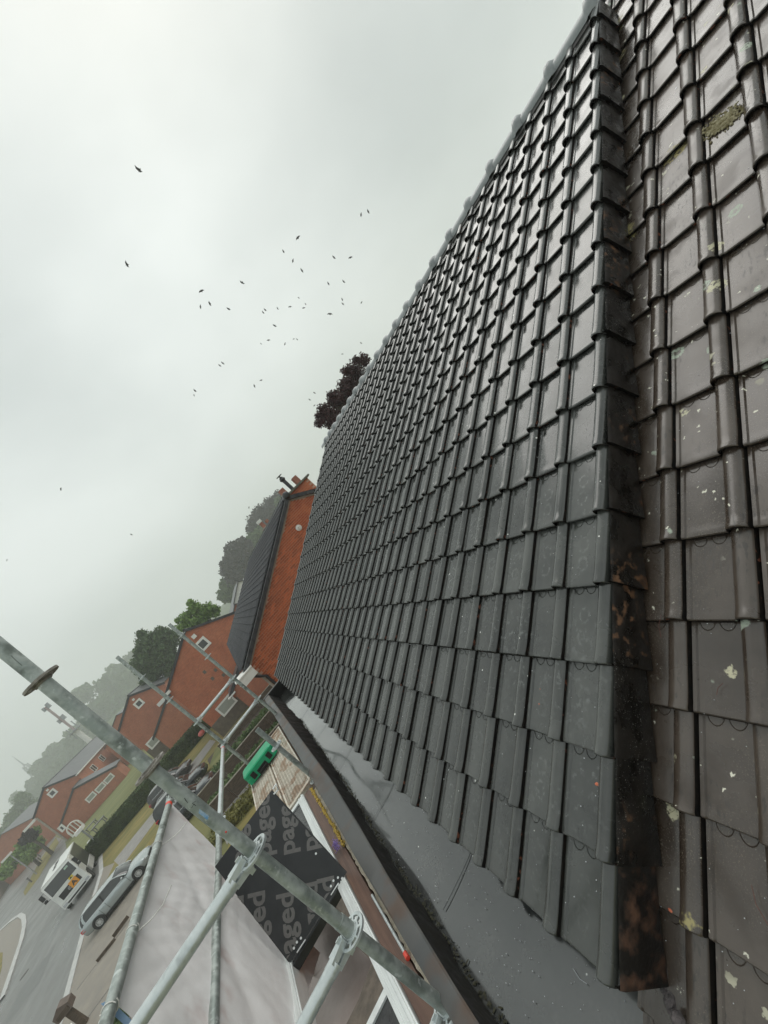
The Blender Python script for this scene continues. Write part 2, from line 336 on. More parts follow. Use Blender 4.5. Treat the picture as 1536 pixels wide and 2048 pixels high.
# back slope + deck + gable of the near house
rid=rf(0,RIDGE_J,0); bs=V((math.cos(PT),0,-math.sin(PT)))
pA,pB,pC,pD=rf(-.9,.05,-.012),rf(-.9,RIDGE_J,-.012),rf(35.2,RIDGE_J,-.012),rf(35.2,.05,-.012)
slab(under,pA,pD,pC,pB,.03)
slab(under,pB+V((0,0,.0)),pC,pC+bs*5.0,pB+bs*5.0,.03)
roof=obj('roof',under,M_felt,house)
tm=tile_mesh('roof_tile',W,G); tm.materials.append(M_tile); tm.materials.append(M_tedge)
tfar=tile_mesh('far_tile',W,G,detail=False)
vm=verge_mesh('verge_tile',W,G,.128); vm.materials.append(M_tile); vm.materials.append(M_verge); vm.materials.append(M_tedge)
vm0=vm.copy(); vm0.materials[1]=M_verge0
cells=[]
for i in range(35):
    for j in range(18):
        if j==17 and False: continue
        P=rf(i+.5,j+.5); d=P.length; 
        facing=abs(P.normalized().dot(nw)); cells.append((facing/(d*d),i,j))
cells.sort(reverse=True)
acc_v=[];acc_f=[]; tv=np.array([v.co[:] for v in tm.vertices]); tf=[tuple(p.vertices) for p in tm.polygons]; tmi=[p.material_index for p in tm.polygons]
tv2=np.array([v.co[:] for v in tfar.vertices]); tf2=[tuple(p.vertices) for p in tfar.polygons]; tmi2=[p.material_index for p in tfar.polygons]; acc_m=[]
def tile_matrix(i,j,jit=1):
    o=rf(i,j,random.uniform(-.0012,.0016)*jit); a=random.uniform(-.004,.004)*jit; b=random.uniform(-.004,.006)*jit
    ax=(-yw+Sw*a).normalized(); ay=(Sw+yw*a+nw*b).normalized(); az=ax.cross(ay).normalized()
    return tmat(o+yw*(random.uniform(-.0012,.0012)*jit),ax,ay,az)
for k,(q,i,j) in enumerate(cells):
    mt=tile_matrix(i,j)
    if j==17: # cut course under the ridge: shortened copy
        mt=mt@Matrix.Diagonal((1,.74,1,1))
    if k<300: place(tm,roof,mt,'roof_tile')
    else:
        src,fs=(tv,tf) if k<480 else (tv2,tf2)
        A=np.array(mt); n0=sum(len(a) for a in acc_v); acc_v.append(src@A[:3,:3].T+A[:3,3]); acc_f+= [tuple(x+n0 for x in f) for f in fs]; acc_m+=(tmi if k<480 else tmi2)
mb=MB(); mb.v=[tuple(p) for a in acc_v for p in a]; mb.f=acc_f; mb.m=acc_m
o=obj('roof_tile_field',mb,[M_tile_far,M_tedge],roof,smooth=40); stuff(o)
for j in range(18):
    mt=tile_matrix(-1,j); 
    if j==17: mt=mt@Matrix.Diagonal((1,.74,1,1))
    o=place(vm if j>0 else vm0,roof,mt,'verge_tile')
# far verge bead
for j in range(18):
    b=MB(); b.tube(rf(35.02,j,.012),rf(35.02,j+1.02,.006),.018,8); obj('verge_tile',b,M_tile_far,roof,smooth=True)
# ridge caps with collars
mb=MB()
caplen=.365
def capmesh():
    m=MB(); nn=12
    def arc(y,r,dz=0): return [(r*math.cos(PI*k/nn),y,r*.92*math.sin(PI*k/nn)+dz) for k in range(nn+1)]
    m.grid([arc(-.01,.080,.0),arc(0,.094,.0),arc(.02,.113,.002),arc(.055,.113,.002),arc(.075,.090,0),arc(.09,.082,0),arc(caplen+.03,.078,0)])
    me=bpy.data.meshes.new('ridge_tile'); me.from_pydata(m.v,[],m.f); me.shade_smooth(); me.materials.append(M_ridge); return me
cm=capmesh(); ry=1.10; k=0
while ry<8.45:
    o=place(cm,roof,Matrix.Translation((rid.x+.01,ry,rid.z+.000))@Matrix.Rotation(random.uniform(-.008,.008),4,'Z'),'ridge_tile'); ry+=caplen
# dark under-ridge roll
b=MB(); b.frame_box(rf(-.6,RIDGE_J-.42,.012),(0,7.4,0),Sw*.12,nw*.018); obj('ridge_strip',b,M_mortar_dark,roof)
# walls of near house
M_brick0=mat('red_brick_face',(.33,.085,.035),(.46,.14,.055),scale=6,rough=.75,bump=.3,bscale=60,rand=.25)
b=MB(); b.box(-.40,8.9,1.2,8.44,GZ,-1.95); b.prism([(.2,1.2,-1.9),(8.45,1.2,-1.9),(4.3,1.2,.70)],(0,7.2,0)); obj('wall',b,M_brick0,house)
# ---- box gutter with rubber lining
def lin(tab,y):
    for (a,va),(b_,vb) in zip(tab,tab[1:]):
        if y<=b_: t=(y-a)/(b_-a); return va+(vb-va)*max(0,min(1,t))
    return tab[-1][1]
xo=[(.3,-.535),(1.7,-.515),(3,-.512),(5,-.485),(8.52,-.475)]
xi=[(.3,-.455),(1.75,-.440),(2.5,-.417),(3.07,-.390),(3.9,-.362),(8.52,-.372)]
xf=[(.3,-.430),(1.75,-.432),(1.95,-.428),(2.16,-.415),(2.7,-.400),(3.1,-.388),(3.8,-.345),(5,-.308),(6.4,-.270),(8.5,-.30)]
zt=-1.64; zf=-1.842
ysamp=[.3+.06*k for k in range(138)]
g=MB(); rows=[]
for y in ysamp:
    jit=.007*math.sin(y*9.1)+.006*math.sin(y*23.7+1)+random.uniform(-.003,.003)
    rows.append([V((lin(xo,y)-.004+.002*math.sin(y*3),y,zt-.09)),V((lin(xo,y),y,zt-.004+.002*math.sin(y*7))),V((lin(xo,y)+.01,y,zt+.002)),V((lin(xi,y)-.008,y,zt+.001)),V((lin(xi,y),y,zt-.006)),V((lin(xf,y)+jit,y,zf+.012))])
gut=obj('gutter',MB(),M_epdm,house)
top=MB(); top.grid([r[:5] for r in rows]); obj('capping',top,M_epdm_top,gut,smooth=35)
sd=MB(); sd.grid([[r[4]+V((0,0,-.001)),(r[4]+r[5])*.5,r[5]] for r in rows]); obj('upstand',sd,M_epdm_side,gut,smooth=True)
fl=MB(); fr=[]
for y in ysamp:
    r=[]
    x0=lin(xf,y)-.03
    for q in range(13):
        x=x0+(.16-x0)*q/12; r.append(V((x,y,zf+.003*math.sin(x*17+y*2.3)+.0025*math.sin(y*6.1+x*9)+.004*max(0,math.sin(y*1.9+1))*(1 if q>2 else 0))))
    fr.append(r)
fl.grid(fr); obj('lining',fl,M_epdm,gut,smooth=True)
e=MB(); e.box(-.48,.10,8.44,8.50,zf-.02,zt); obj('end_stop',e,M_epdm_side,gut)
e=MB(); e.box(-.49,-.04,8.455,8.52,zt,zt+.012); obj('capping',e,M_epdm_top,gut)
M_tape=mat('lap_seam',(.02,.022,.023),(.035,.037,.037),scale=20,rough=.25)
for y in (2.25,3.3,4.35,5.4,6.45,7.5):
    e=MB(); e.grid([[V((x,y+dy+.02*math.sin(x*8),zf+.0075+.003*math.sin(x*17+y*2.3))) for x in [-.34+.04*q for q in range(12)]] for dy in (0,.006)]); obj('seam',e,M_tape,gut)
# fallen bits in the gutter edge (debris ridge)
M_debris=mat('wet_leaf_debris',(.012,.011,.006),(.05,.05,.02),scale=60,rough=.7,bump=.4)
d=MB()
for k in range(900):
    y=random.uniform(1.1,6.5); x=lin(xf,y)+abs(random.gauss(0,.012))+.004; s=random.uniform(.003,.010); a=random.uniform(0,PI)
    if random.random()<.35: x-=random.uniform(0,.03)
    c=V((x,y,zf+.006+max(0,(lin(xf,y)-x))*1.5)); u=V((math.cos(a),math.sin(a),random.uniform(-.3,.3)))*s; v=V((-math.sin(a),math.cos(a),random.uniform(-.3,.6)))*s*.4
    d.face([c-u-v,c+u-v,c+u+v,c-u+v])
stuff(tag(obj('leaf_debris',d,M_debris),'dark wet leaf debris along the inner edge of the black gutter','debris'))
# mortar stub at the near end of the gutter under the last verge tile
M_rubble=mat('broken_mortar',(.05,.045,.045),(.14,.12,.12),scale=40,rough=.8,bump=1,bscale=90,bdist=.01)
M_terr=mat('terracotta_edge',(.25,.09,.045),(.40,.18,.10),scale=30,rough=.8,bump=.6)
b=MB()
for q in range(26):
    c=V((random.uniform(-.02,.07),random.uniform(1.02,1.14),-1.66+random.uniform(-.05,.03))); s=random.uniform(.012,.03)
    b.ball(c,s,random.uniform(.7,1.4),random.uniform(.7,1.3),random.uniform(.4,.9),6,4)
tag(obj('mortar_rubble',b,M_rubble,None,smooth=30,org=(.02,1.08,-1.7)),'clump of broken grey mortar where the black gutter meets the brown roof','mortar')
# ------------------------------------------------------------------ right-hand roof (brown tiles), slightly lower
OR=V((.205,.943,-1.566)); X2=V((.0024,.99999,.0013)).normalized(); S3=V((.8739,-.0027,.4861)).normalized(); n3=(-X2).cross(S3).normalized()
WR=.21752; GR=.27991
h2=thing('neighbour_roofed_house','adjoining house with older brown lichen spotted tile roof','house',(1.5,-.5,GZ))
b=MB()
def rr(a,j,h=0): return OR+X2*(a*WR)+S3*(j*GR)+n3*h
A0,A1,J0,J1=-9,1,-3,22
slab(b,rr(A0,J0,-.014),rr(A1,J0,-.014),rr(A1,J1,-.014),rr(A0,J1,-.014),.03)
b2=bs*5
slab(b,rr(A0,J1,-.014),rr(A1,J1,-.014),rr(A1,J1,-.014)+b2,rr(A0,J1,-.014)+b2,.03)
roof2=obj('roof',b,M_felt,h2)
b=MB(); b.box(-.25,9.0,-1.1,.90,GZ,-2.2); obj('wall',b,M_brick0,h2)
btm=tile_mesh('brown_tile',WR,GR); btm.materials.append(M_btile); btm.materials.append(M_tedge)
for a in range(-8,2):
    for j in range(-3,22):
        if a==1 and j<0: continue
        ja=random.uniform(-.004,.004)
        ax=(-X2+S3*ja).normalized(); ay=(S3+X2*ja+n3*random.uniform(-.003,.005)).normalized(); az=ax.cross(ay)
        place(btm,roof2,tmat(rr(a,j,random.uniform(-.0012,.0014)),ax,ay,az),'roof_tile')
# moss clump and twigs, terracotta crumbs lying on the brown roof
M_moss=mat('moss',(.16,.13,.045),(.50,.45,.30),scale=60,rough=.9,bump=1,bscale=160)
def onroof2(px,py,h=.03):
    r=ray(px,py); t=(OR+n3*h).dot(n3)/r.dot(n3); return r*t
def onroof(px,py,h=.02):
    r=ray(px,py); t=(O+nw*h).dot(nw)/r.dot(nw); return r*t
def speck(name,p,nn,s,m,label,cat,group=None,elong=1,thick=.35):
    b=MB(); t=nn.orthogonal().normalized(); a=random.uniform(0,PI); u=(t*math.cos(a)+nn.cross(t)*math.sin(a)); v=nn.cross(u); k=7
    ring=[p+u*s*elong*math.cos(2*PI*q/k)*random.uniform(.7,1.2)+v*s*math.sin(2*PI*q/k)*random.uniform(.7,1.2) for q in range(k)]
    tp=[p+(x-p)*.55+nn*s*thick for x in ring]
    b.grid([ring,tp],0,True); b.face(tp); return tag(obj(name,b,m,None,org=p),label,cat,group)
mo=MB(); c0=onroof2(1428,262,.02)
for q in range(620):
    dx,dy=random.gauss(0,1),random.gauss(0,1)
    p=c0+X2*(-.03+dx*.030+.022*dy)+S3*(dy*.030)
    mo.ball(p+n3*(.004),random.uniform(.002,.0075),1.3,1,.7,5,3)
tag(obj('moss_clump',mo,M_moss,None,smooth=True,org=c0),'yellow brown moss clump spreading over a tile near the top right','moss')
M_white=mat('bird_dropping_white',(.75,.78,.8),(.5,.52,.55),scale=90,rough=.6)
for px,py,s,e in ((1352,178,.010,1.8),(1345,195,.007,1.3)):
    p=onroof2(px,py,.016); speck('dropping',p,n3,s,M_white,('larger' if s>.009 else 'smaller')+' white bird dropping on a brown tile near the top of the dark verge','dropping','white droppings on the brown tiles',e,.15)
M_red=mat('orange_tile_crumb',(.55,.13,.07),(.7,.22,.12),scale=40,rough=.7)
for px,py,s,on2,lb in ((1193,1568,.006,0,'largest orange crumb on the lowest dark verge tile'),(1280,1573,.004,1,'orange crumb beside the dark verge side, low down'),(1078,1408,.003,0,'small orange crumb on the second dark tile from the verge'),(1080,1378,.002,0,'tiny orange crumb above another on a dark pan'),(1341,1821,.006,1,'orange brown shard at a brown tile joint near the bottom')):
    p=(onroof2 if on2 else onroof)(px,py,.03); speck('tile_crumb',p,n3 if on2 else nw,s,M_red,lb,'crumb',None,1.3,.5)
M_straw=mat('straw',(.75,.68,.38),rough=.7); M_twig=mat('twig',(.04,.03,.03),(.2,.06,.04),rough=.7)
for (a,b_),(c,d_),m,on2,r_,lb in (((1373,1815),(1366,1840),M_straw,1,.0022,'pale straw stalk lying over a brown tile joint at the bottom'),((1512,1300),(1503,1330),M_straw,1,.0016,'pale yellow splinter beside a brown tile roll'),((1323,1228),(1322,1275),M_twig,1,.0007,'reddish pine needle across a brown tile joint'),((1446,1366),(1433,1390),M_twig,1,.0008,'short dark curled twig on a brown pan'),((1503,1770),(1536,1850),M_twig,1,.0007,'long dark stalk on the lowest brown pan'),((1146,1937),(1174,1968),M_white,2,.0012,'white thread lying in the black gutter')):
    if on2==1: P,Q=onroof2(a,b_,.034),onroof2(c,d_,.034)
    else: P,Q=atz(a,b_,zf+.012),atz(c,d_,zf+.012)
    mid=(P+Q)/2+(Q-P).cross(n3)*.12; bb=MB(); bb.path([P,mid,Q],r_,5); tag(obj('twig' if m is not M_straw else 'straw',bb,m,None,org=P),lb,'twig')
# fine litter on both roofs and in the gutter: uncountable
lt=MB()
for q in range(230):
    px,py=random.uniform(640,1240),random.uniform(900,2000); p=onroof(px,py,.03)
    jj=(p-O).dot(Sw)/G; ii=(p-O).y/W
    if not(0<jj<17 and -.7<ii<34): continue
    s=random.uniform(.0006,.0016)*(1+.3*p.length); lt.ball(p-nw*.003,s,1,1,.7,5,3)
for q in range(260):
    y=1.3+abs(random.gauss(0,1.4)); x=random.uniform(-.38,.05); lt.ball((x,y,zf+.008),random.uniform(.0010,.0026),1,1.4,.6,5,3)
for q in range(120):
    px,py=random.uniform(1300,1536),random.uniform(0,2048); lt.ball(onroof2(px,py,.03)-n3*.003,random.uniform(.0006,.0018),1,1,.6,5,3)
stuff(tag(obj('white_litter',lt,M_white,None,smooth=True),'fine pale specks of grit scattered over the wet roofs and gutter','grit'))
HAZE=.0014
# ------------------------------------------------------------------ scaffold
M_galv=mat('galvanised_steel',(.30,.34,.32),(.46,.50,.48),scale=22,rough=.38,rough2=.6,metal=.55,bump=.15,bscale=60,lo=.4,hi=.62)
overlay(M_galv,(.12,.14,.125),noise_mask(14,.52,.66,gate=(4,.45,.6),amount=.75),rough=.6)
overlay(M_galv,(.62,.66,.65),noise_mask(30,.60,.68,amount=.8))
M_galv2=mat('new_galvanised_steel',(.55,.60,.60),(.66,.70,.70),scale=26,rough=.33,rough2=.5,metal=.6,bump=.1,bscale=60)
overlay(M_galv2,(.3,.33,.33),noise_mask(12,.58,.7,stretch=(1,1,1),amount=.6))
M_ros=mat('old_rosette_steel',(.20,.18,.16),(.40,.38,.34),scale=40,rough=.5,rough2=.7,metal=.4,bump=.3)
M_redband=mat('red_paint_band',(.75,.05,.03),(.85,.12,.08),scale=30,rough=.5)
M_alu=mat('aluminium_profile',(.68,.71,.70),(.80,.83,.82),scale=20,rough=.35,rough2=.5,metal=.35,stretch=(1,.15,1))
TR=.02415
def rosette(parent,c,m,r=.0615,seg=24,th=.009,name='rosette'):
    c=V(c); b=MB(); nh=8
    # ring with eight openings: outer rim, hub and spokes
    def ring(r0,r1,z0,z1):
        rows=[[c+V((rr*math.cos(2*PI*k/seg),rr*math.sin(2*PI*k/seg),z)) for k in range(seg)] for rr,z in ((r0,z0),(r1,z0),(r1,z1),(r0,z1),(r0,z0))]
        b.grid(rows,0,True)
    ring(r-.011,r,-th/2,th/2); ring(TR,TR+.012,-th/2,th/2); ring(TR,TR+.006,-th*1.6,th*1.2)
    for k in range(nh):
        a=2*PI*k/nh+.2; d=V((math.cos(a),math.sin(a),0)); t=V((-d.y,d.x,0)); wv=.009 if k%2 else .006
        b.frame_box(c+d*(TR+.008)-t*wv/2-V((0,0,th/2)),d*(r-.016-TR),t*wv,V((0,0,th)))
    return obj(name,b,m,parent,smooth=35)
def standard(label,base,top,ros,m=M_galv,mr=M_galv2,group='upright scaffold standards'):
    base,top=V(base),V(top); t=thing('scaffold_standard',label,'scaffold pole',base,group); d=(top-base)
    b=MB(); seg=14; rows=[]; n=20
    dd=d.normalized(); tt=dd.orthogonal().normalized(); q=dd.cross(tt)
    b.grid([[base+d*f+(tt*math.cos(2*PI*k/n)+q*math.sin(2*PI*k/n))*rr for k in range(n)] for f,rr in ((0,TR),(1,TR),(1,TR-.004),(.97,TR-.004))],0,True)
    obj('tube',b,m,t,smooth=40)
    for z in ros:
        f=(z-base.z)/d.z; rosette(t,base+d*f,mr[0] if (isinstance(mr,tuple) and z>-.5) else (mr[1] if isinstance(mr,tuple) else mr))
    return t
def head(b,p,d,m=0):
    """wedge head: two cheeks tapering onto the tube with a wedge through the rosette"""
    p=V(p); d=V(d).normalized(); sdir=d.cross(V((0,0,1))).normalized(); up=V((0,0,1))
    s=p+d*.030; e=p+d*.105
    for sg in (-1,1):
        a=[s+up*sg*.006+sdir*.010,s+up*sg*.006-sdir*.010,s+up*sg*.030-sdir*.012,s+up*sg*.030+sdir*.012]
        c=[e+up*sg*.004+sdir*.024,e+up*sg*.004-sdir*.024,e+up*sg*.024-sdir*.020,e+up*sg*.024+sdir*.020]
        b.grid([a,c],0,True); b.face(a if sg<0 else a[::-1]); b.face(c)
    b.tube(e-d*.012,e+d*.03,.0262,16)
    return b
def ledger(label,a,b_,m=M_galv2,heads=(1,1),bands=(0,0),group='horizontal scaffold ledgers',r=TR,rosoff=.04):
    a,b_=V(a),V(b_); d=(b_-a).normalized(); t=thing('scaffold_ledger',label,'scaffold pole',a,group)
    s=MB(); s.tube(a+d*(.11 if heads[0] else 0),b_-d*(.11 if heads[1] else 0),r,18); obj('tube',s,m,t,smooth=40)
    if heads[0]: h=MB(); head(h,a,d); obj('wedge_head',h,m,t,smooth=30)
    if heads[1]: h=MB(); head(h,b_,-d); obj('wedge_head',h,m,t,smooth=30)
    for f,p,dd in ((bands[0],a,d),(bands[1],b_,-d)):
        if f: h=MB(); h.tube(p+dd*f,p+dd*(f+.05),r+.0012,18); obj('paint_band',h,M_redband,t,smooth=40)
    for p,dd,f in ((a,d,heads[0]),(b_,-d,heads[1])):
        if f:
            h=MB(); sdir=dd.cross(V((0,0,1))).normalized(); h.frame_box(p+dd*.035-sdir*.003+V((0,0,-.045)),dd*.02,sdir*.006,V((0,0,.085))); obj('wedge',h,m,t)
    return t
F0=V((-.508,1.904,.307)); FD=V((-.004,-.019,-.5))
fs=standard('big spotted upright pole crossing the foreground from the left edge to the gutter',F0+FD*8,F0-FD*2.5,[(F0+FD*k).z for k in range(0,8)],M_galv,(M_ros,M_galv2))
b=MB(); a0=F0+FD*2.86; b.tube(a0,a0+FD*.2,TR+.002,20); obj('sleeve',b,M_galv,fs,smooth=40)
M_ink=mat('black_ink',(.02,.02,.02),rough=.6); M_stick=mat('sticker_silver_blue',(.55,.62,.66),(.15,.35,.6),scale=60,rough=.4)
# marks on the pole: scribble, sticker, bolt
def polept(px,py,out=.0006):
    r=ray(px,py); c=F0+FD*2; d=FD.normalized(); # nearest point on cylinder front
    nn=r.cross(d).normalized(); dist=c.dot(nn); 
    t=((c-nn*dist)); 
    # solve ray/cylinder
    rp=r-d*r.dot(d); cp=c-d*c.dot(d); A=rp.dot(rp); B=-2*rp.dot(cp); CC=cp.dot(cp)-(TR+out)**2; D=max(0,B*B-4*A*CC); return r*((-B-math.sqrt(D))/(2*A))
for k,(pts,rr,lb) in enumerate((([(368,1614),(375,1605),(371,1600),(369,1596)],.0011,0),([(383,1616),(388,1608),(392,1612),(384,1606),(391,1603)],.0011,0),([(22,1311),(32,1321),(44,1331)],.0007,0))):
    b=MB(); b.path([polept(*p_) for p_ in pts],rr,4); obj('ink_mark',b,M_ink,fs)
b=MB(); q=[polept(*p_) for p_ in ((399,1618),(418,1632),(415,1640),(397,1626))]; b.face(q); obj('sticker',b,M_stick,fs)
b=MB(); b.ball(polept(452,1664),.0035,1,1,1,8,5); obj('red_rivet',b,M_redband,fs,smooth=True)
standard('short upright pole ending just above the perforated walkway beside the gutter',(-.52,4.45,-4),(-.483,4.45,-.985),[-1.236,-1.736,-2.236])
standard('far upright pole nearest the neighbour brick gable, beside the gutter end',(-.46,7.02,GZ),(-.434,7.02,.47),[.224,-.276,-.776,-1.276,-1.776])
standard('far outer upright pole standing before the dark parked cars',(-1.19,7.0,GZ),(-1.15,7.0,.66),[.209,-.291,-.791,-1.291,-1.791])
standard('outer middle pole hidden close behind the big foreground pole',(-1.205,4.43,GZ),(-1.205,4.43,-.55),[-.691,-1.241,-1.741])
ledger('upper short cross pole between the two far uprights',(-.437,7.02,-.776),(-1.165,7.0,-.791))
ledger('lower short cross pole between the two far uprights',(-.437,7.02,-1.276),(-1.165,7.0,-1.291))
P2=F0+FD*2; P3=F0+FD*3; P4=F0+FD*4
ledger('bright cross pole leaving the big pole at its upper ringed joint, towards the bottom left',P2,P2+V((-.80,-.03,0)))
ledger('bright cross pole leaving the big pole at its lower ringed joint, towards the bottom',P3,P3+V((-.80,-.03,0)))
ledger('cross pole at the lowest joint where the big pole meets the gutter edge',P4,P4+V((-.80,-.03,0)))
ledger('red banded outer rail with the white sheet tied along it',(-1.22,4.25,-.722),(-1.225,1.3,-.685),M_galv,(1,0),(.15,0))
ledger('red banded lower rail passing in front of the white sheet',(-1.215,4.33,-1.236),(-1.225,1.3,-1.165),M_galv,(1,0),(.07,0))
ledger('red banded rail from the far outer upright down to the big pole',(-1.18,6.98,-1.30),(-1.215,4.50,-1.245),M_galv2,(1,1),(.12,0))
# rope ties on the sheet
M_rope=mat('white_rope',(.72,.71,.66),(.85,.84,.8),scale=90,rough=.8,bump=.5)
def Lp(y): t=(4.25-y)/(4.25-1.3); return V((-1.22-.005*t,y,-.722+.037*t))
def tie(y,lb,tail):
    c=Lp(y); b=MB(); pts=[c+V((math.cos(a)*(TR+.003),.0015*k,math.sin(a)*(TR+.003))) for k,a in enumerate([2*PI*q/14 for q in range(15)])]
    b.path(pts,.0022,6); b.path([c+V(t) for t in tail],.0026,6)
    return tag(obj('rope_tie',b,M_rope,None,smooth=True,org=c),lb,'rope','ties holding the white sheet')
tie(3.42,'thin white rope tie at the top of the tied sheet',[(.02,0,-.02),(.05,.04,-.05),(.10,.06,-.07),(.16,.10,-.08)])
tie(2.60,'thin white rope tie halfway along the tied sheet',[(.02,0,-.02),(.08,-.02,-.03),(.15,-.03,-.03),(.22,-.02,-.01)])
tie(2.17,'thick white rope with a loose curled tail at the lower end of the sheet',[(-.02,0,.02),(-.035,.01,.0),(-.03,-.01,-.02),(-.05,.01,.0),(-.09,.03,.02),(-.13,.08,.03),(-.16,.14,.05)])
b=MB(); b.ball(Lp(2.17)+V((-.032,0,.0)),.011,1,1.2,1,8,6); obj('knot',b,M_rope,[o for o in C.objects if o.get('label','').startswith('thick white rope')][0],smooth=True)
# sheet
M_sheet=mat('white_sheet',(.72,.705,.70),(.84,.825,.825),scale=3,rough=.55,rough2=.75,bump=.6,bscale=14,spec=.3,bdist=.006)
overlay(M_sheet,(.42,.25,.22),noise_mask(4,.56,.72,gate=(9,.45,.6),amount=.35))
b=MB(); rows=[]; SP=V((-1.262,0,-.745)); sn=V((1,0,.07)).normalized()
def onsheet(px,py): r=ray(px,py); return r*(SP.dot(sn)/r.dot(sn))
cFT,cNT,cFB,cNB=onsheet(341,1606),onsheet(219,1996),onsheet(640,1905),onsheet(520,2275)
for q in range(91):
    u_=q/90; r=[]
    for k in range(71):
        s_=k/70; p=(cNT*(1-u_)+cFT*u_)*(1-s_)+(cNB*(1-u_)+cFB*u_)*s_
        d=.010*math.sin(p.y*7+p.z*4)*s_+.0035*math.sin(p.y*15-p.z*9+2*math.sin(p.z*5))+.030*math.exp(-((u_-.16-.10*s_)/.035)**2)*math.exp(-s_*3)+.004*abs(math.sin((p.y*1.3+p.z)*19+3*math.sin(p.y*4)))*math.exp(-((s_-.25)/.25)**2)-.012*math.exp(-((u_-.8+.6*s_)/.05)**2)+.0025*abs(math.sin(p.y*13-p.z*23+3*math.sin(p.y*6+p.z*3)))
        r.append(p+sn*d*(1-u_**10)-sn*.0+V((0,.004*math.sin(s_*30) if q==90 else 0,-.012*abs(math.sin(u_*PI*3))*(1-s_)**8)))
    rows.append(r)
b.grid(rows); tag(obj('sheet',b,M_sheet,None,smooth=True,org=cNB),'large wrinkled pale grey sheet tied to the outer scaffold rail','tarpaulin')
M_blue=mat('blue_hem',(.20,.33,.50),(.28,.42,.60),scale=12,rough=.6)
b=MB(); b.grid([[onsheet(x,y)-sn*.004 for x,y in ((203,2005),(240,2038),(280,2075),(340,2130))],[onsheet(x,y)-sn*.004 for x,y in ((221,1996),(256,2029),(295,2064),(355,2118))]]); b.grid([[onsheet(x,y)-sn*.006 for x,y in ((262,1880),(240,1945),(219,2003))],[onsheet(x,y)-sn*.006 for x,y in ((274,1882),(254,1946),(228,2003))]])
obj('hem',b,M_blue,[o for o in C.objects if o.name=='sheet'][0])
b=MB(); lp_=[atz(x,y,-2.12+.03*math.sin(k*2.1)) for k,(x,y) in enumerate(((500,1960),(560,1870),(640,1820),(690,1872),(722,1900),(748,1926),(720,2000),(640,2150),(480,2150)))]; cc=sum(lp_,V((0,0,0)))/len(lp_)
rg=[[cc+(p-cc)*f+V((0,0,.015*math.sin(f*9+k))) for k,p in enumerate(lp_)] for f in (1,.75,.5,.25,.02)]; b.grid(rg,0,True)
tag(obj('lower_sheet',b,mat('brownish_sheet',(.26,.21,.19),(.36,.30,.28),scale=3,rough=.5,bump=.3),None,smooth=True,org=cc),'brownish pink sheet just below the walkway, seen through the open hatch','tarpaulin')
# ---- access deck with open hatch
ZD=-1.72
M_ply=mat('wet_black_plywood',(.020,.021,.022),(.036,.037,.038),scale=8,rough=.12,rough2=.32,bump=.12,bscale=60,spec=.6,bdist=.002)
overlay(M_ply,(.01,.009,.008),noise_mask(26,.56,.62,gate=(5,.52,.62),amount=.9),rough=.6)
M_hatch=mat('phenolic_hatch_board',(.028,.030,.032),(.042,.044,.046),scale=6,rough=.35,rough2=.5,bump=.08,bscale=90,spec=.4,bdist=.002)
M_print=mat('grey_print',(.13,.125,.12),(.16,.155,.15),scale=40,rough=.5)
deck=thing('access_deck','scaffold walkway of wet black plywood in white aluminium rails with a hatch','scaffold deck',(-.9,3,ZD-.1))
for x0,x1 in ((-.722,-.655),(-1.215,-1.150)):
    b=MB(); b.box(x0,x1,1.2,4.44,ZD-.10,ZD); b.box(x0+.010,x0+.020,1.2,4.44,ZD,ZD+.006); b.box(x1-.020,x1-.008,1.2,4.44,ZD,ZD+.009); b.box(x0+.032,x0+.040,1.2,4.44,ZD,ZD+.003); obj('rail',b,M_alu,deck)
for y0,y1,z in ((4.39,4.44,0),(3.60,3.635,-.002),(2.20,2.235,-.002),(3.035,3.055,-.01)):
    b=MB(); b.box(-1.15,-.722,y0,y1,ZD-.06,ZD+z); obj('cross_bar',b,M_alu if y0!=3.035 else M_hatch,deck)
for y0,y1 in ((3.055,3.60),(3.635,4.39),(1.2,2.20)):
    b=MB(); b.box(-1.148,-.724,y0+.001,y1-.001,ZD-.03,ZD-.012); obj('deck_board',b,M_ply,deck)
hC,hD=V((-.629,3.029,-1.72)),V((-1.162,3.064,-1.72)); hB=V((-.598,3.387,-1.106)); hA=hD+(hB-hC)
e1=(hD-hC); e2=(hB-hC); hn=e2.cross(e1).normalized()
if hn.dot(hC)>0: hn=-hn   # towards the camera
b=MB(); b.frame_box(hC-hn*.012,e1,e2,hn*.012); lid=obj('hatch_lid',b,M_hatch,deck)
def onlid(px,py,out=.0): 
    r=ray(px,py); c=hC+hn*out; return r*(c.dot(hn)/r.dot(hn))
# print: the word runs diagonally over the board in several rows
u=(onlid(575,1600)-onlid(581,1700)).normalized(); vv=hn.cross(u).normalized()
def text_at(txt,p,ux,uy,size,m,parent,name='print',depth=0,bold=.006):
    cu=bpy.data.curves.new(name,'FONT'); cu.body=txt; cu.size=size; cu.offset=bold; cu.extrude=depth; cu.resolution_u=3; cu.fill_mode='FRONT' if depth==0 else 'BOTH'
    to=bpy.data.objects.new('tmp_text',cu); C.objects.link(to); dg=bpy.context.evaluated_depsgraph_get(); dg.update()
    me=bpy.data.meshes.new_from_object(to.evaluated_get(dg)); bpy.data.objects.remove(to); me.name=name
    ux,uy=V(ux).normalized(),V(uy).normalized(); uz=ux.cross(uy).normalized(); me.transform(tmat(V(p)-world_off(parent),ux,uy,uz)); me.materials.clear(); me.materials.append(m)
    o=bpy.data.objects.new(name,me); C.objects.link(o); o.parent=parent; return o
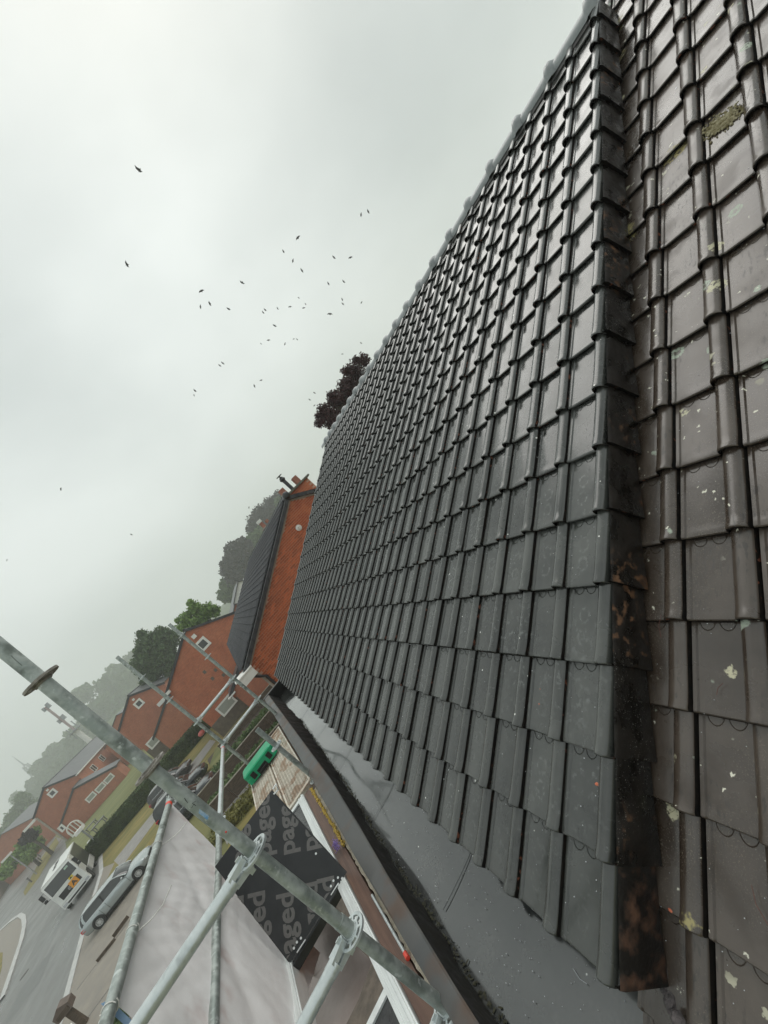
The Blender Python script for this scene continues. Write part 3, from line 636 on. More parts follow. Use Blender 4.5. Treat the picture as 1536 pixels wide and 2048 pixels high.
def inlid(p):
    q=p-hC; a=q.dot(e1)/e1.length_squared; b=q.dot(e2)/e2.length_squared; return .005<a<.995 and .005<b<.995
def clip_lid(o):
    import bmesh
    bm=bmesh.new(); bm.from_mesh(o.data); off=world_off(o.parent)
    for co_,no in ((hC+e1*.004,-e1),(hC+e1*.996,e1),(hC+e2*.03,-e2),(hC+e2*.996,e2)):
        bmesh.ops.bisect_plane(bm,geom=bm.verts[:]+bm.edges[:]+bm.faces[:],plane_co=co_-off,plane_no=no,clear_outer=True)
    bm.to_mesh(o.data); bm.free()
ls=(onlid(582,1695)-onlid(581,1600)).length
for px,py in ((543,1712),(534,1937),(590,1707),(595,1940),(636,1699),(646,1917),(488,1948),(492,1727),(682,1905)):
    o=text_at('paged',onlid(px,py,.0008),u,vv,.155,M_print,lid,'print',bold=.004); clip_lid(o)
M_riv=mat('aluminium_rivet',(.85,.88,.88),rough=.35,metal=.3)
for px,py in ((632,1707),(676,1755),(667,1761),(662,1772),(602,1876),(594,1884),(588,1896)):
    b=MB(); p=onlid(px,py,.0); b.tube(p,p+hn*.004,.0065,12); obj('rivet',b,M_riv,lid,smooth=40)
for a,c in (((677,1766),(662,1790)),((611,1879),(594,1905))):
    b=MB(); b.tube(onlid(*a,.006),onlid(*c,.006),.0035,8); obj('hinge',b,M_riv,lid,smooth=40)
b=MB(); p=onlid(484,1682,.004); b.frame_box(p-e1.normalized()*.03-e2.normalized()*.018,e1.normalized()*.075,e2.normalized()*.036,hn*.012); obj('latch',b,M_alu,lid)
b=MB(); b.path([onlid(546,1578,.01),onlid(552,1568,.02),onlid(556,1580,.02),onlid(548,1588,.006)],.006,8); obj('catch',b,M_riv,lid,smooth=True)
# rear legs of the frame hook near the fg pole
# toe board, ledge of mortar, small plants
M_toe=mat('brown_board',(.10,.055,.040),(.15,.085,.06),scale=6,rough=.5,stretch=(8,.5,8),bump=.2)
b=MB(); b.box(-.650,-.567,1.2,4.42,-1.82,-1.735); tag(obj('toe_board',b,M_toe,None,org=(-.58,2.8,-1.82)),'narrow reddish brown board between the white rail and the gutter','board')
M_mort=mat('rough_mortar',(.33,.29,.22),(.52,.47,.38),scale=35,rough=.85,bump=1,bscale=70,bdist=.01)
b=MB(); rows=[]
for q in range(120):
    y=1.2+.026*q; j=random.uniform(-.004,.004); rows.append([V((-.560+j,y,-1.80)),V((-.556+j,y,-1.735+random.uniform(-.004,.004))),V((-.528+random.uniform(-.006,.006),y,-1.728+random.uniform(-.004,.004))),V((-.505,y,-1.80))])
b.grid(rows); tag(obj('mortar_ledge',b,M_mort,None,org=(-.53,2.7,-1.8)),'rough tan mortar ledge right under the outer gutter edge','ledge')
M_ymoss=mat('yellow_moss',(.45,.30,.05),(.60,.45,.12),scale=60,rough=.9)
b=MB()
for q in range(420): b.ball((-.563+random.gauss(0,.006),random.uniform(3.25,4.35),-1.722+random.uniform(-.01,.006)),random.uniform(.003,.009),1,1.6,.8,5,3)
tag(obj('moss_strip',b,M_ymoss,None,smooth=True,org=(-.565,3.8,-1.73)),'strip of yellow moss along the ledge beside the gutter','moss')
M_purp=mat('purple_petals',(.24,.16,.45),(.40,.30,.62),scale=50,rough=.7)
b=MB(); c0=atz(672,1690,-1.69)
for q in range(160): b.ball(c0+V((random.gauss(0,.012),random.gauss(0,.03),random.gauss(0,.008))),random.uniform(.002,.005),1,1,1,5,3)
tag(obj('purple_flowers',b,M_purp,None,smooth=True,org=c0),'small cluster of purple flowers poking up beside the gutter ledge','flowers')
b=MB(); P_,Q_=atz(777,1848,-1.72),atz(810,1906,-1.72); pr=thing('thin_rod','thin metal rod with a red cap lying beside the gutter ledge','rod',Q_)
b.tube(P_+(P_-Q_)*1.2,Q_,.008,10); obj('rod',b,M_galv2,pr,smooth=40); b=MB(); b.tube(Q_,Q_+(Q_-P_).normalized()*.035,.011,10); obj('end_cap',b,M_redband,pr,smooth=40)
b=MB(); P_=atz(668,1794,-1.85); b.ball(P_,.012,1,2,1,8,6); tag(obj('plastic_plug',b,M_redband,None,smooth=True,org=P_),'small red cap under the near corner of the open hatch','cap')
# ---- perforated steel planks
M_plank=mat('rusty_perforated_steel',(.14,.08,.05),(.26,.17,.11),scale=18,rough=.6,bump=.5)
M_rib=mat('worn_steel_ribs',(.50,.45,.36),(.66,.62,.54),scale=24,rough=.5,bump=.3)
overlay(M_rib,(.33,.20,.12),noise_mask(9,.5,.62,amount=.7))
for x0,x1,lb in ((-.835,-.525,'perforated steel walkway plank beside the gutter, rusty tan'),(-1.165,-.855,'outer perforated steel walkway plank under the green case')):
    t=thing('perforated_plank',lb,'scaffold deck',(x0,5.6,ZD-.06),'perforated steel planks'); b=MB(); b.box(x0+.004,x1-.004,4.50,6.72,ZD-.05,ZD-.012); obj('plate',b,M_plank,t)
    b=MB()
    for xa in (x0,x1-.018): b.box(xa,xa+.018,4.50,6.72,ZD-.06,ZD+.006)
    b.box(x0,x1,6.69,6.73,ZD-.05,ZD+.004); b.box(x0,x1,4.48,4.52,ZD-.05,ZD+.004); obj('edge_rail',b,M_rib,t)
    b=MB(); y=4.56
    while y<6.66:
        n=33; rw=[]
        for q in range(n):
            x=x0+.022+(x1-x0-.044)*q/(n-1); zz=ZD-.006; yy=y+.006*math.sin(q*PI/2.0); rw.append((V((x,yy-.0065,zz-.004)),V((x,yy,zz+.003)),V((x,yy+.0065,zz-.004))))
        b.grid([[r[k] for r in rw] for k in range(3)]); y+=.030
    stuff(obj('ribs',b,M_rib,t))
# ---- green case
M_green=mat('green_plastic',(.0,.30,.13),(.01,.36,.17),scale=8,rough=.35,bump=.05); M_blackp=mat('black_plastic',(.01,.01,.01),rough=.4)
cs=thing('tool_case','bright green plastic tool case with black latches on the walkway','tool case',(-.9,6.0,-1.705))
def case_part(z0,z1,ins0,ins1,nm):
    b=MB(); x0,x1,y0,y1=-1.135,-.672,5.88,6.16; r=[]
    for z,i in ((z0,ins0),(z0+.012,0),(z1-.012,0),(z1,ins1)):
        r.append([V((x0+i,y0+i+.03,z)),V((x0+i+.03,y0+i,z)),V((x1-i-.03,y0+i,z)),V((x1-i,y0+i+.03,z)),V((x1-i,y1-i-.03,z)),V((x1-i-.03,y1-i,z)),V((x0+i+.03,y1-i,z)),V((x0+i,y1-i-.03,z))])
    b.grid(r,0,True); b.face(r[0][::-1]); b.face(r[-1]); return obj(nm,b,M_green,cs)
case_part(-1.700,-1.612,.02,.004,'case_base'); case_part(-1.610,-1.55,.002,.018,'case_lid')
for x in (-1.06,-.80):
    b=MB(); b.box(x,x+.055,5.868,5.882,-1.665,-1.585); obj('latch',b,M_blackp,cs)
b=MB(); b.path([(-.97,5.878,-1.66),(-.97,5.852,-1.655),(-.85,5.852,-1.655),(-.85,5.878,-1.66)],.009,6); obj('handle',b,M_blackp,cs,smooth=True)
b=MB(); b.box(-.98,-.84,5.874,5.880,-1.695,-1.62); obj('handle_recess',b,M_blackp,cs)
# ------------------------------------------------------------------ ground
M_ground=mat('grassy_ground',(.12,.13,.045),(.20,.18,.07),scale=.08,rough=.95,bump=.3,bscale=3)
M_asph=mat('wet_asphalt',(.13,.13,.125),(.185,.185,.178),scale=.35,rough=.30,rough2=.55,bump=.15,bscale=30,spec=.4)
overlay(M_asph,(.10,.10,.10),noise_mask(.25,.5,.62,stretch=(3,.4,1),amount=.5),rough=.2)
overlay(M_asph,(.27,.27,.26),noise_mask(.5,.60,.66,stretch=(2,.3,1),amount=.35))
M_pave=mat('concrete_pavers',(.20,.18,.155),(.28,.25,.21),scale=1.4,rough=.5,rough2=.7,bump=.3,bscale=8)
M_conc=mat('kerb_concrete',(.40,.41,.40),(.52,.52,.50),scale=1.5,rough=.6,bump=.2)
M_lawn=mat('yellowing_lawn',(.13,.13,.040),(.25,.20,.065),scale=.8,rough=.95,bump=.5,bscale=12,stretch=(.6,1.6,1))
M_lawn2=mat('green_lawn',(.11,.135,.045),(.20,.20,.08),scale=.5,rough=.95,bump=.5,bscale=10,stretch=(.25,1.6,1))
M_path=mat('grey_gravel_path',(.22,.21,.20),(.30,.29,.27),scale=3,rough=.7,bump=.3)
M_yard=mat('brown_clay_pavers',(.075,.060,.045),(.14,.11,.085),scale=5,rough=.6,bump=.6,bscale=25)
M_soil=mat('wet_soil',(.035,.026,.020),(.085,.062,.045),scale=2.5,rough=.8,bump=.6)
b=MB(); b.face([(-2500,-300,GZ),(2500,-300,GZ),(2500,3200,GZ),(-2500,3200,GZ)]); struct(obj('ground',b,M_ground))
def patch(name,pts,m,dz,kind='structure'):
    b=MB(); b.face([(p[0],p[1],GZ+dz) for p in pts]); o=obj(name,b,m); o['kind']=kind
    me=o.data
    if me.polygons[0].normal.z<0: me.flip_normals()
    return o
road_r=[(-18,4),(-18,29.8),(-18.6,32.5),(-19.9,39.5),(-21.5,50),(-24.5,60),(-31,76),(-48,113),(-66,154),(-100,235)]
road_l=[(-118,238),(-84,160),(-73,134),(-72,118),(-90,60),(-90,4)]
patch('road',road_r+road_l,M_asph,.008)
patch('pavement',[(-18,4),(-18,29.8),(-18.6,32.5),(-19.9,39.5),(-21.5,50),(-24.5,60),(-22.5,60.5),(-16.5,50),(-13.2,41),(-12,36),(-11.5,27),(-11.5,4)],M_pave,.004)
def strip(name,pts,w_,m,z0,h,label=None):
    b=MB(); ps=[V((p[0],p[1],0)) for p in pts]; rows=[]
    for k,p in enumerate(ps):
        d=(ps[min(k+1,len(ps)-1)]-ps[max(k-1,0)]).normalized(); n_=V((-d.y,d.x,0))
        rows.append([p-n_*w_/2+V((0,0,z0)),p-n_*w_/2+V((0,0,z0+h)),p+n_*w_/2+V((0,0,z0+h)),p+n_*w_/2+V((0,0,z0))])
    b.grid(rows); return obj(name,b,m)
struct(strip('kerb',road_r[:7],.42,M_conc,GZ,.05))
G2=lambda *pp:[tuple(gnd(*p_))[:2] for p_ in pp]
isl=G2((0,1862),(22,1842),(40,1830),(48,1835),(50,1850),(44,1880),(28,1930),(10,1985),(4,2000))+[(-60,40),(-75,80)]
patch('traffic_island',isl,M_pave,.014); struct(strip('kerb',isl[:9],.5,M_conc,GZ+.008,.10))
patch('island_grass',G2((0,1905),(6,1905),(4,1935),(0,1950))+[(-62,62)],M_lawn,.018)
patch('verge',G2((112,1675),(118,1685),(78,1755),(50,1792),(47,1785),(80,1720)),M_lawn,.016)
patch('lawn',[(-20,41.2),(-6,38),(2,36),(2,56),(-9,57.5),(-24,59.5),(-22.3,52),(-19.5,47.6)],M_lawn,.012)
patch('lawn',[(-30,66),(-24.2,60.6),(-8,58.6),(2,58),(0,105),(-44,112),(-46,108)],M_lawn2,.010)
patch('path',G2((228,1722),(308,1623),(345,1575),(420,1480),(432,1482),(362,1580),(322,1628),(243,1735)),M_path,.022)
patch('garden_path',G2((437,1560),(470,1520),(500,1560),(490,1610),(470,1650),(455,1690),(430,1640)),M_path,.020)
patch('soil_bed',[(-9,44),(3,42),(3,16),(-3.2,18),(-5,25),(-7.5,33)],M_soil,.014)
patch('paved_yard',[(-7,.5),(.5,.5),(.5,17),(-3.6,17),(-7,13)],M_yard,.034)
patch('front_lawn',G2((430,1500),(445,1485),(455,1520),(440,1555),(425,1560),(420,1530)),M_lawn2,.026)
patch('front_lawn',G2((480,1620),(520,1570),(560,1620),(520,1700),(478,1740),(455,1700)),M_lawn,.026)
M_patch=mat('tarmac_patch',(.075,.075,.073),(.10,.10,.097),scale=2,rough=.35,bump=.2); M_iron=mat('cast_iron',(.05,.045,.04),(.08,.07,.06),scale=10,rough=.5,bump=.4)
for pts in ([(-26,40),(-23.5,40.5),(-24,45),(-26.6,44.4)],[(-34,58),(-32.4,58.5),(-35,66),(-36.8,65.4)],[(-24,30),(-22.7,30),(-22.9,34),(-24.2,34)]): patch('tarmac_patch',pts,M_patch,.012)
for k,(x,y,lb) in enumerate(((-27.5,47.2,'round iron manhole cover in the road before the white truck'),(-22.3,31.0,'round iron manhole cover near the kerb at the bottom left'))):
    q=MB(); q.tube((x,y,GZ+.013),(x,y,GZ+.022),.34,20); tag(obj('manhole_cover',q,M_iron,None,org=(x,y,GZ+.01)),lb,'manhole cover')
for k in range(6):
    y=22+k*4.6; q=MB(); q.box(-17.6,-12,y,y+.05,GZ+.006,GZ+.012); struct(obj('pavement_joint',q,M_patch))
# low walls / timber edgings in the front gardens
M_wood=mat('weathered_dark_timber',(.05,.036,.026),(.13,.095,.065),scale=3,rough=.8,bump=.5,stretch=(.4,6,6))
M_cap=mat('grey_capping_board',(.30,.27,.22),(.42,.38,.32),scale=3,rough=.7)
def fence(label,a,b_,h,t=.08,n=None):
    a,b_=V((*a,GZ)),V((*b_,GZ)); r=thing('timber_fence',label,'fence',a,'dark timber garden fences'); L_=(b_-a).length; n=n or max(2,int(L_/1.8)); d=(b_-a)/n
    for k in range(n):
        q=MB(); q.frame_box(a+d*k+d*.03+V((0,0,.05)),d*.94,V((0,t*.5,0)),V((0,0,h-.08))); obj('panel',q,M_wood,r)
    q=MB(); q.frame_box(a+V((0,-.02,h-.03)),b_-a,V((0,t,0)),V((0,0,.05))); obj('capping',q,M_cap,r)
    for k in range(n+1):
        q=MB(); q.frame_box(a+d*k+V((-.04,-.03,0)),V((.08,0,0)),V((0,t,0)),V((0,0,h))); obj('post',q,M_wood,r)
    return r
fence('dark timber fence nearest the scaffold, with a pale capping',(-8.3,29),(3.5,26.0),1.0)
fence('dark timber fence in the middle of the front gardens',(-8.8,33.5),(3.5,31),.9)
fence('dark timber fence next to the brown house plinth',(-7,40),(3.5,38.5),.8)
def lowwall(label,p1,p2,h,m):
    a,b_=gnd(*p1),gnd(*p2); q=MB(); q.frame_box(a,b_-a,V((.12,.05,0)),V((0,0,h))); return tag(obj('low_wall',q,m,None,org=a),label,'wall')
lowwall('low brown wall on the pavement behind the silver car, lower one',(196,1925),(228,1885),.16,M_wood)
lowwall('low brown wall on the pavement close beside the silver car, upper one',(229,1876),(255,1840),.2,M_wood)
# ------------------------------------------------------------------ foliage helpers
def leafmat(name,c1,c2,rough=.6):
    m=mat(name,c1,c2,scale=.9,rough=rough,rand=0,spec=.3); n,l,b=nodes(m)
    b.inputs['Subsurface Weight'].default_value=0
    return m
def leaves(mb_v,mb_f,c,r,n,size,flat=.6,squash=(1,1,1),shell=.55):
    c=np.array(c); k0=len(mb_v)//1
    d=rng.normal(size=(n,3)); d/=np.linalg.norm(d,axis=1)[:,None]
    rad=r*(shell+(1-shell)*rng.random(n)**.7)*(1+.16*np.sin(d[:,0]*5+c[0])*np.sin(d[:,2]*6+c[1])+.12*np.sin(d[:,1]*9+c[2]))
    P=c+d*rad[:,None]*np.array(squash)
    a=rng.normal(size=(n,3)); a/=np.linalg.norm(a,axis=1)[:,None]; b=np.cross(a,rng.normal(size=(n,3))); b/=np.linalg.norm(b,axis=1)[:,None]
    s=size*(.6+.8*rng.random(n))[:,None]
    mb_v.append(np.stack([P-a*s,P+b*s*flat,P+a*s,P-b*s*flat],1).reshape(-1,3))
def leaf_obj(name,vs_,m,parent=None,org=None):
    v=np.concatenate(vs_); off=world_off(parent) if parent is not None else V(org or (0,0,0)); v=v-np.array(off)
    n=len(v)//4; me=bpy.data.meshes.new(name); me.vertices.add(len(v)); me.vertices.foreach_set('co',v.astype('f').ravel())
    me.loops.add(4*n); me.loops.foreach_set('vertex_index',np.arange(4*n,dtype='i')); me.polygons.add(n); me.polygons.foreach_set('loop_start',np.arange(0,4*n,4,dtype='i')); me.update(calc_edges=True); me.validate()
    me.materials.append(m); o=bpy.data.objects.new(name,me); C.objects.link(o)
    if parent is not None: o.parent=parent
    else: o.location=off
    return o
M_bark=mat('bark',(.06,.05,.04),(.12,.10,.08),scale=4,rough=.9,bump=.5)
def mpp(px,py,Y): return (aty(px+1,py+1,Y)-aty(px,py,Y)).length/1.414
def tree(name,label,cat,Y,blobs,m,n,size,group=None,shell=.35,base=None):
    cs=[(aty(px,py,Y+dy),rp*mpp(px,py,Y+dy)) for px,py,rp,dy in blobs]
    tot=sum(r*r for c,r in cs); cx=sum((c*(r*r) for c,r in cs),V((0,0,0)))/tot
    gz=GZ if base is None else base
    t=thing(name,label,cat,(cx.x,cx.y,gz),group); vsx=[]
    for c,r in cs: leaves(vsx,None,c,r,max(40,int(n*r*r/tot)),size,shell=shell)
    leaf_obj('crown',vsx,m,t)
    b=MB(); b.path([(cx.x,cx.y,gz-.2),(cx.x+.1,cx.y,gz*.55+cx.z*.45),(cx.x,cx.y,cx.z)],[.35,.26,.12],8)
    for c,r in cs: b.path([(cx.x,cx.y,gz*.5+cx.z*.5),((cx.x+c.x)/2,(cx.y+c.y)/2,(cx.z+c.z)/2+.2),tuple(c)],[.14,.08,.03],6)
    obj('trunk',b,M_bark,t,smooth=True); return t
M_lpurp=leafmat('copper_beech_leaves',(.040,.016,.018),(.085,.038,.040)); M_ldark=leafmat('dark_purple_grey_leaves',(.030,.026,.030),(.055,.046,.052))
M_lgrn=leafmat('fresh_green_leaves',(.12,.21,.045),(.24,.36,.10)); M_ldg=leafmat('deep_green_leaves',(.05,.09,.035),(.11,.18,.065)); M_lmid=leafmat('mid_green_leaves',(.055,.10,.03),(.11,.17,.06))
M_hedge=leafmat('hedge_leaves',(.020,.040,.010),(.075,.12,.03))
tree('copper_beech','copper beech with dark purple leaves rising behind the tiled ridge','tree',15.5,[(706,742,20,0),(728,722,15,0),(745,740,14,0),(694,772,20,0),(672,800,18,0),(650,822,18,0),(640,845,12,0),(690,805,32,.5),(664,838,24,0),(722,770,34,.5),(662,790,9,0),(690,742,10,0),(712,720,9,0),(636,832,7,0)],M_lpurp,19000,.045,shell=.1)
tree('dark_tree','dark purple grey tree left of the neighbour roof, lower of two','tree',170,[(478,1112,32,0),(462,1135,22,0),(500,1118,26,0),(485,1095,20,0),(470,1150,22,0),(505,1145,22,0)],M_ldark,16000,.55,shell=.3)
tree('dark_tree','dark purple grey tree just under the neighbour chimney','tree',185,[(525,1040,28,0),(545,1018,24,0),(510,1055,18,0),(560,1000,18,0),(540,1050,28,0)],M_ldark,15000,.55,shell=.3)
tree('pale_tree','pale green tree between the two dark trees behind the roof','tree',178,[(520,1078,24,0),(560,1008,16,3),(505,1085,16,0),(540,1075,22,0)],M_lmid,9000,.5,shell=.3)
tree('pale_tree','pale green tree below the two dark trees, over the far roofs','tree',178,[(462,1178,22,0),(452,1190,16,0),(478,1190,20,0),(450,1168,12,0)],M_lmid,8000,.5,shell=.3)
tree('young_tree','loose bright green tree above the big red brick gable','tree',58,[(390,1218,16,0),(372,1235,13,0),(415,1222,18,0),(400,1240,18,0),(430,1222,12,0),(365,1255,12,0),(385,1250,16,0),(380,1205,7,0),(355,1240,6,0)],M_lgrn,6500,.16,shell=.15)
tree('cypress','broad dark green tree standing behind the second brick gable','tree',84,[(300,1290,26,0),(322,1275,22,0),(290,1320,26,0),(325,1310,28,0),(340,1280,20,0),(283,1268,10,0),(300,1345,24,0),(340,1330,24,0)],M_ldg,26000,.20,shell=.2)
# wooded hill, one far mass
hz=[(250,1360,45,0),(215,1395,45,-10),(270,1400,50,-20),(190,1440,40,-10),(240,1450,45,-20),(175,1480,32,0),(140,1510,30,10),(110,1530,26,20),(90,1555,24,20),(120,1560,34,0),(150,1540,36,0),(280,1420,40,-30),(60,1590,22,30),(100,1590,28,0),(70,1620,24,0),(40,1640,24,20)]
vsx=[]
for px,py,rp,dy in hz:
    Y=520+dy*2; c=aty(px,py,Y); r=rp*mpp(px,py,Y)
    for q in range(9):
        d=V((random.gauss(0,.45),random.gauss(0,.3),random.gauss(0,.45)))*r; leaves(vsx,None,c+d,r*.42,700,1.9,shell=.5)
stuff(tag(leaf_obj('woodland',vsx,M_lmid,org=(-70,230,GZ)),'hazy wooded hillside far behind the brick houses','woodland'))
b=MB(); rows=[]
for q in range(30):
    x=-520+q*26; hh=max(GZ+6,aty(200,1480,600).z-22+(x+200)*.09+8*math.sin(q*.7)); rows.append([V((x,330,GZ-.5)),V((x,440,GZ+10+6*math.sin(q*.5))),V((x,560,hh)),V((x,900,hh*.8))])
b.grid(rows); struct(obj('hills',b,M_lmid if False else mat('wooded_hill_ground',(.05,.08,.03),(.09,.12,.05),scale=.1,rough=1,bump=1,bscale=.4,bdist=1),smooth=True))
tree('misty_tree','misty lacy tree at the left edge beyond the last brick house','tree',300,[(45,1610,18,0),(30,1635,18,0),(60,1625,22,0),(20,1665,22,0),(50,1660,26,0),(8,1680,20,0),(40,1595,10,0)],M_ldg,7500,.8,shell=.15)
tree('garden_bush','green bushes in front of the far left house','bush',118,[(45,1690,12,0),(60,1700,14,0),(35,1712,13,0),(75,1688,12,0),(20,1728,13,0),(55,1715,12,-2),(10,1745,12,-4),(70,1665,10,2)],M_lgrn,9000,.22,shell=.4)
tree('garden_bush','brownish bush against the left corner of the last brick house','bush',112,[(55,1668,9,0),(65,1672,9,0),(48,1680,8,0)],M_ldark,3000,.2,shell=.4)
# clipped hedge in front of the second house
M_lweed=leafmat('yellowish_weeds',(.10,.11,.03),(.19,.18,.05))
def hedge(label,a,b_,h,t_,n,m=M_hedge):
    a,b_=V((*a,GZ)),V((*b_,GZ)); r=thing('hedge',label,'hedge',a); L_=(b_-a).length; d=(b_-a).normalized(); nn=V((-d.y,d.x,0)); vs2=[]
    c=np.array(a)+rng.random((n,1))*np.array(b_-a)
    f=rng.integers(0,3,n); u_=rng.random(n); v_=rng.random(n); off=np.zeros((n,3))
    off[:,2]=np.where(f==0,h,u_*h); side=np.where(f==1,-t_/2,np.where(f==2,t_/2,(v_-.5)*t_)); P=c+np.array(nn)*side[:,None]+off+rng.normal(size=(n,3))*.06
    A=rng.normal(size=(n,3)); A/=np.linalg.norm(A,axis=1)[:,None]; B=np.cross(A,rng.normal(size=(n,3))); B/=np.linalg.norm(B,axis=1)[:,None]; s=.09*(.6+.8*rng.random(n))[:,None]
    vs2.append(np.stack([P-A*s,P+B*s*.6,P+A*s,P-B*s*.6],1).reshape(-1,3)); leaf_obj('foliage',vs2,m,r)
    q=MB(); q.frame_box(a-nn*t_*.44,(b_-a),nn*t_*.88,V((0,0,h-.08))); obj('core',q,m,r); return r
hedge('long clipped dark green hedge in front of the second brick house',(-24.3,58.2),(-6.5,55.8),1.6,1.7,15000)
hedge('rough green garden strip between the timber fences near the scaffold',(-8.2,31.2),(3,28.6),.5,.9,5000,M_lmid)
hedge('yellowish weedy strip between the timber fences, nearest the walkway',(-8.0,26.5),(2.5,23.5),.45,1.1,5000,M_lweed)
hedge('weedy green strip before the brown house plinth',(-8.0,36.5),(3,34.5),.5,.9,5000,M_lmid)
tree('shrub','small leafy shrub at the near end of the long hedge','bush',57.5,[(222,1676,6,0),(228,1668,5,0)],M_lmid,900,.10,shell=.3)
tree('shrub','dark green shrub below the loose rope end at the bottom','bush',22.5,[(245,2035,20,0)],M_lmid,1800,.07,shell=.3)
# ------------------------------------------------------------------ houses
def brickmat(name,c1,c2,mc,bw=.215,rh=.075,ms=.010,rough=.8):
    m=mat(name,c1,c2,scale=.8,rough=rough,bump=0); n,l,b=nodes(m); src=b.inputs['Base Color'].links[0].from_socket
    tcn=n.new('ShaderNodeTexCoord'); sp=n.new('ShaderNodeSeparateXYZ'); l.new(tcn.outputs['Object'],sp.inputs[0]); ad=n.new('ShaderNodeMath'); ad.operation='ADD'; l.new(sp.outputs[0],ad.inputs[0]); l.new(sp.outputs[1],ad.inputs[1])
    cb=n.new('ShaderNodeCombineXYZ'); l.new(ad.outputs[0],cb.inputs[0]); l.new(sp.outputs[2],cb.inputs[1])
    br=n.new('ShaderNodeTexBrick'); br.inputs['Scale'].default_value=1; br.inputs['Brick Width'].default_value=bw; br.inputs['Row Height'].default_value=rh; br.inputs['Mortar Size'].default_value=ms; br.inputs['Mortar Smooth'].default_value=.2
    l.new(cb.outputs[0],br.inputs['Vector']); l.new(src,br.inputs['Color1']); 
    hs=n.new('ShaderNodeHueSaturation'); hs.inputs['Value'].default_value=1.35; l.new(src,hs.inputs['Color']); l.new(hs.outputs[0],br.inputs['Color2']); br.inputs['Mortar'].default_value=(*mc,1); l.new(br.outputs['Color'],b.inputs['Base Color'])
    return m
M_br=brickmat('far_red_brick',(.29,.078,.036),(.38,.125,.06),(.34,.19,.14))
M_brA=brickmat('far_red_brick_speckled',(.31,.075,.030),(.43,.135,.06),(.36,.18,.12))
M_mortar=mat('pale_pink_mortar',(.50,.30,.21),(.58,.37,.27),scale=5,rough=.9)
M_plinth=mat('brown_brick_plinth',(.115,.095,.075),(.16,.135,.105),scale=3,rough=.85,bump=.4,bscale=12)
M_slate=mat('grey_roof_tiles',(.085,.088,.095),(.12,.122,.13),scale=1.2,rough=.35,rough2=.5,bump=.2)
def slate_lines(m):
    n,l,b=nodes(m); tcn=n.new('ShaderNodeTexCoord'); sp=n.new('ShaderNodeSeparateXYZ'); l.new(tcn.outputs['Object'],sp.inputs[0])
    mu=n.new('ShaderNodeMath'); mu.operation='MULTIPLY'; mu.inputs[1].default_value=1/.16; l.new(sp.outputs[2],mu.inputs[0]); fr=n.new('ShaderNodeMath'); fr.operation='FRACT'; l.new(mu.outputs[0],fr.inputs[0])
    bp=n.new('ShaderNodeBump'); bp.inputs['Distance'].default_value=.03; l.new(fr.outputs[0],bp.inputs['Height']); l.new(bp.outputs[0],b.inputs['Normal'])
slate_lines(M_slate)
M_white_p=mat('white_paint',(.70,.70,.66),(.80,.80,.76),scale=2,rough=.45); M_vdark=mat('dark_verge_tile',(.022,.023,.026),(.040,.042,.046),scale=4,rough=.45)
M_glass=mat('window_glass',(.03,.035,.035),(.05,.055,.055),scale=1,rough=.08,spec=.8); M_blind=mat('drawn_blind',(.30,.32,.28),(.36,.38,.33),scale=8,rough=.6)
M_lead=mat('zinc',(.30,.32,.33),(.40,.42,.43),scale=3,rough=.45,metal=.4)
def window(parent,px,py,Y,w_,h,pane=M_glass,yy=None,fr=.12):
    c=aty(px,py,Y); f=MB(); d=.06
    for x0,x1,z0,z1 in ((-w_/2,w_/2,h/2-fr,h/2),(-w_/2,w_/2,-h/2,-h/2+fr),(-w_/2,-w_/2+fr,-h/2+fr,h/2-fr),(w_/2-fr,w_/2,-h/2+fr,h/2-fr)):
        f.box(c.x+x0,c.x+x1,c.y-d,c.y-.002,c.z+z0,c.z+z1)
    o=obj('window',f,M_white_p,parent); g_=MB(); g_.box(c.x-w_/2+fr,c.x+w_/2-fr,c.y-d*.5,c.y-.001,c.z-h/2+fr,c.z+h/2-fr); obj('pane',g_,pane,o); return o
def gable_house(name,label,xl,zl,xa,za,xr,zr,y0,y1,mw,vt=.26,ov=.22,cat='house',group=None,base=GZ,vtiles=12):
    t=thing(name,label,cat,(xa,y0,base),group)
    tl=(za-zl)/(xa-xl); tr=(za-zr)/(xr-xa)
    w_=MB(); w_.prism([(xl+ov,y0,base),(xr-ov,y0,base),(xr-ov,y0,zr+tr*ov-.12),(xa,y0,za-.12),(xl+ov,y0,zl+tl*ov-.12)],(0,y1-y0,0)); wall=obj('wall',w_,mw,t)
    r=MB()
    slab(r,(xl,y0-.08,zl),(xa,y0-.08,za),(xa,y1+.08,za),(xl,y1+.08,zl),.10); slab(r,(xa,y0-.08,za),(xr,y0-.08,zr),(xr,y1+.08,zr),(xa,y1+.08,za),.10)
    rf_=obj('roof',r,M_slate,t)
    for (ax,az),(bx,bz) in (((xl,zl),(xa,za)),((xa,za),(xr,zr))):
        for k in range(vtiles):
            q=MB(); f0,f1=k/vtiles,(k+1)/vtiles+.004; A=V((ax+(bx-ax)*f0,y0-.16,az+(bz-az)*f0)); B=V((ax+(bx-ax)*f1,y0-.16,az+(bz-az)*f1)); lift=V((0,0,.02))
            q.prism([A+V((0,0,-vt)),B+V((0,0,-vt)),B+lift,A+lift],(0,.17,0)); obj('verge_tile',q,M_vdark,rf_)
    b=MB(); b.tube((xa,y0-.2,za+.0),(xa,y1+.1,za+.0),.12,10); obj('ridge',b,M_vdark,rf_,smooth=40)
    return t,wall,rf_
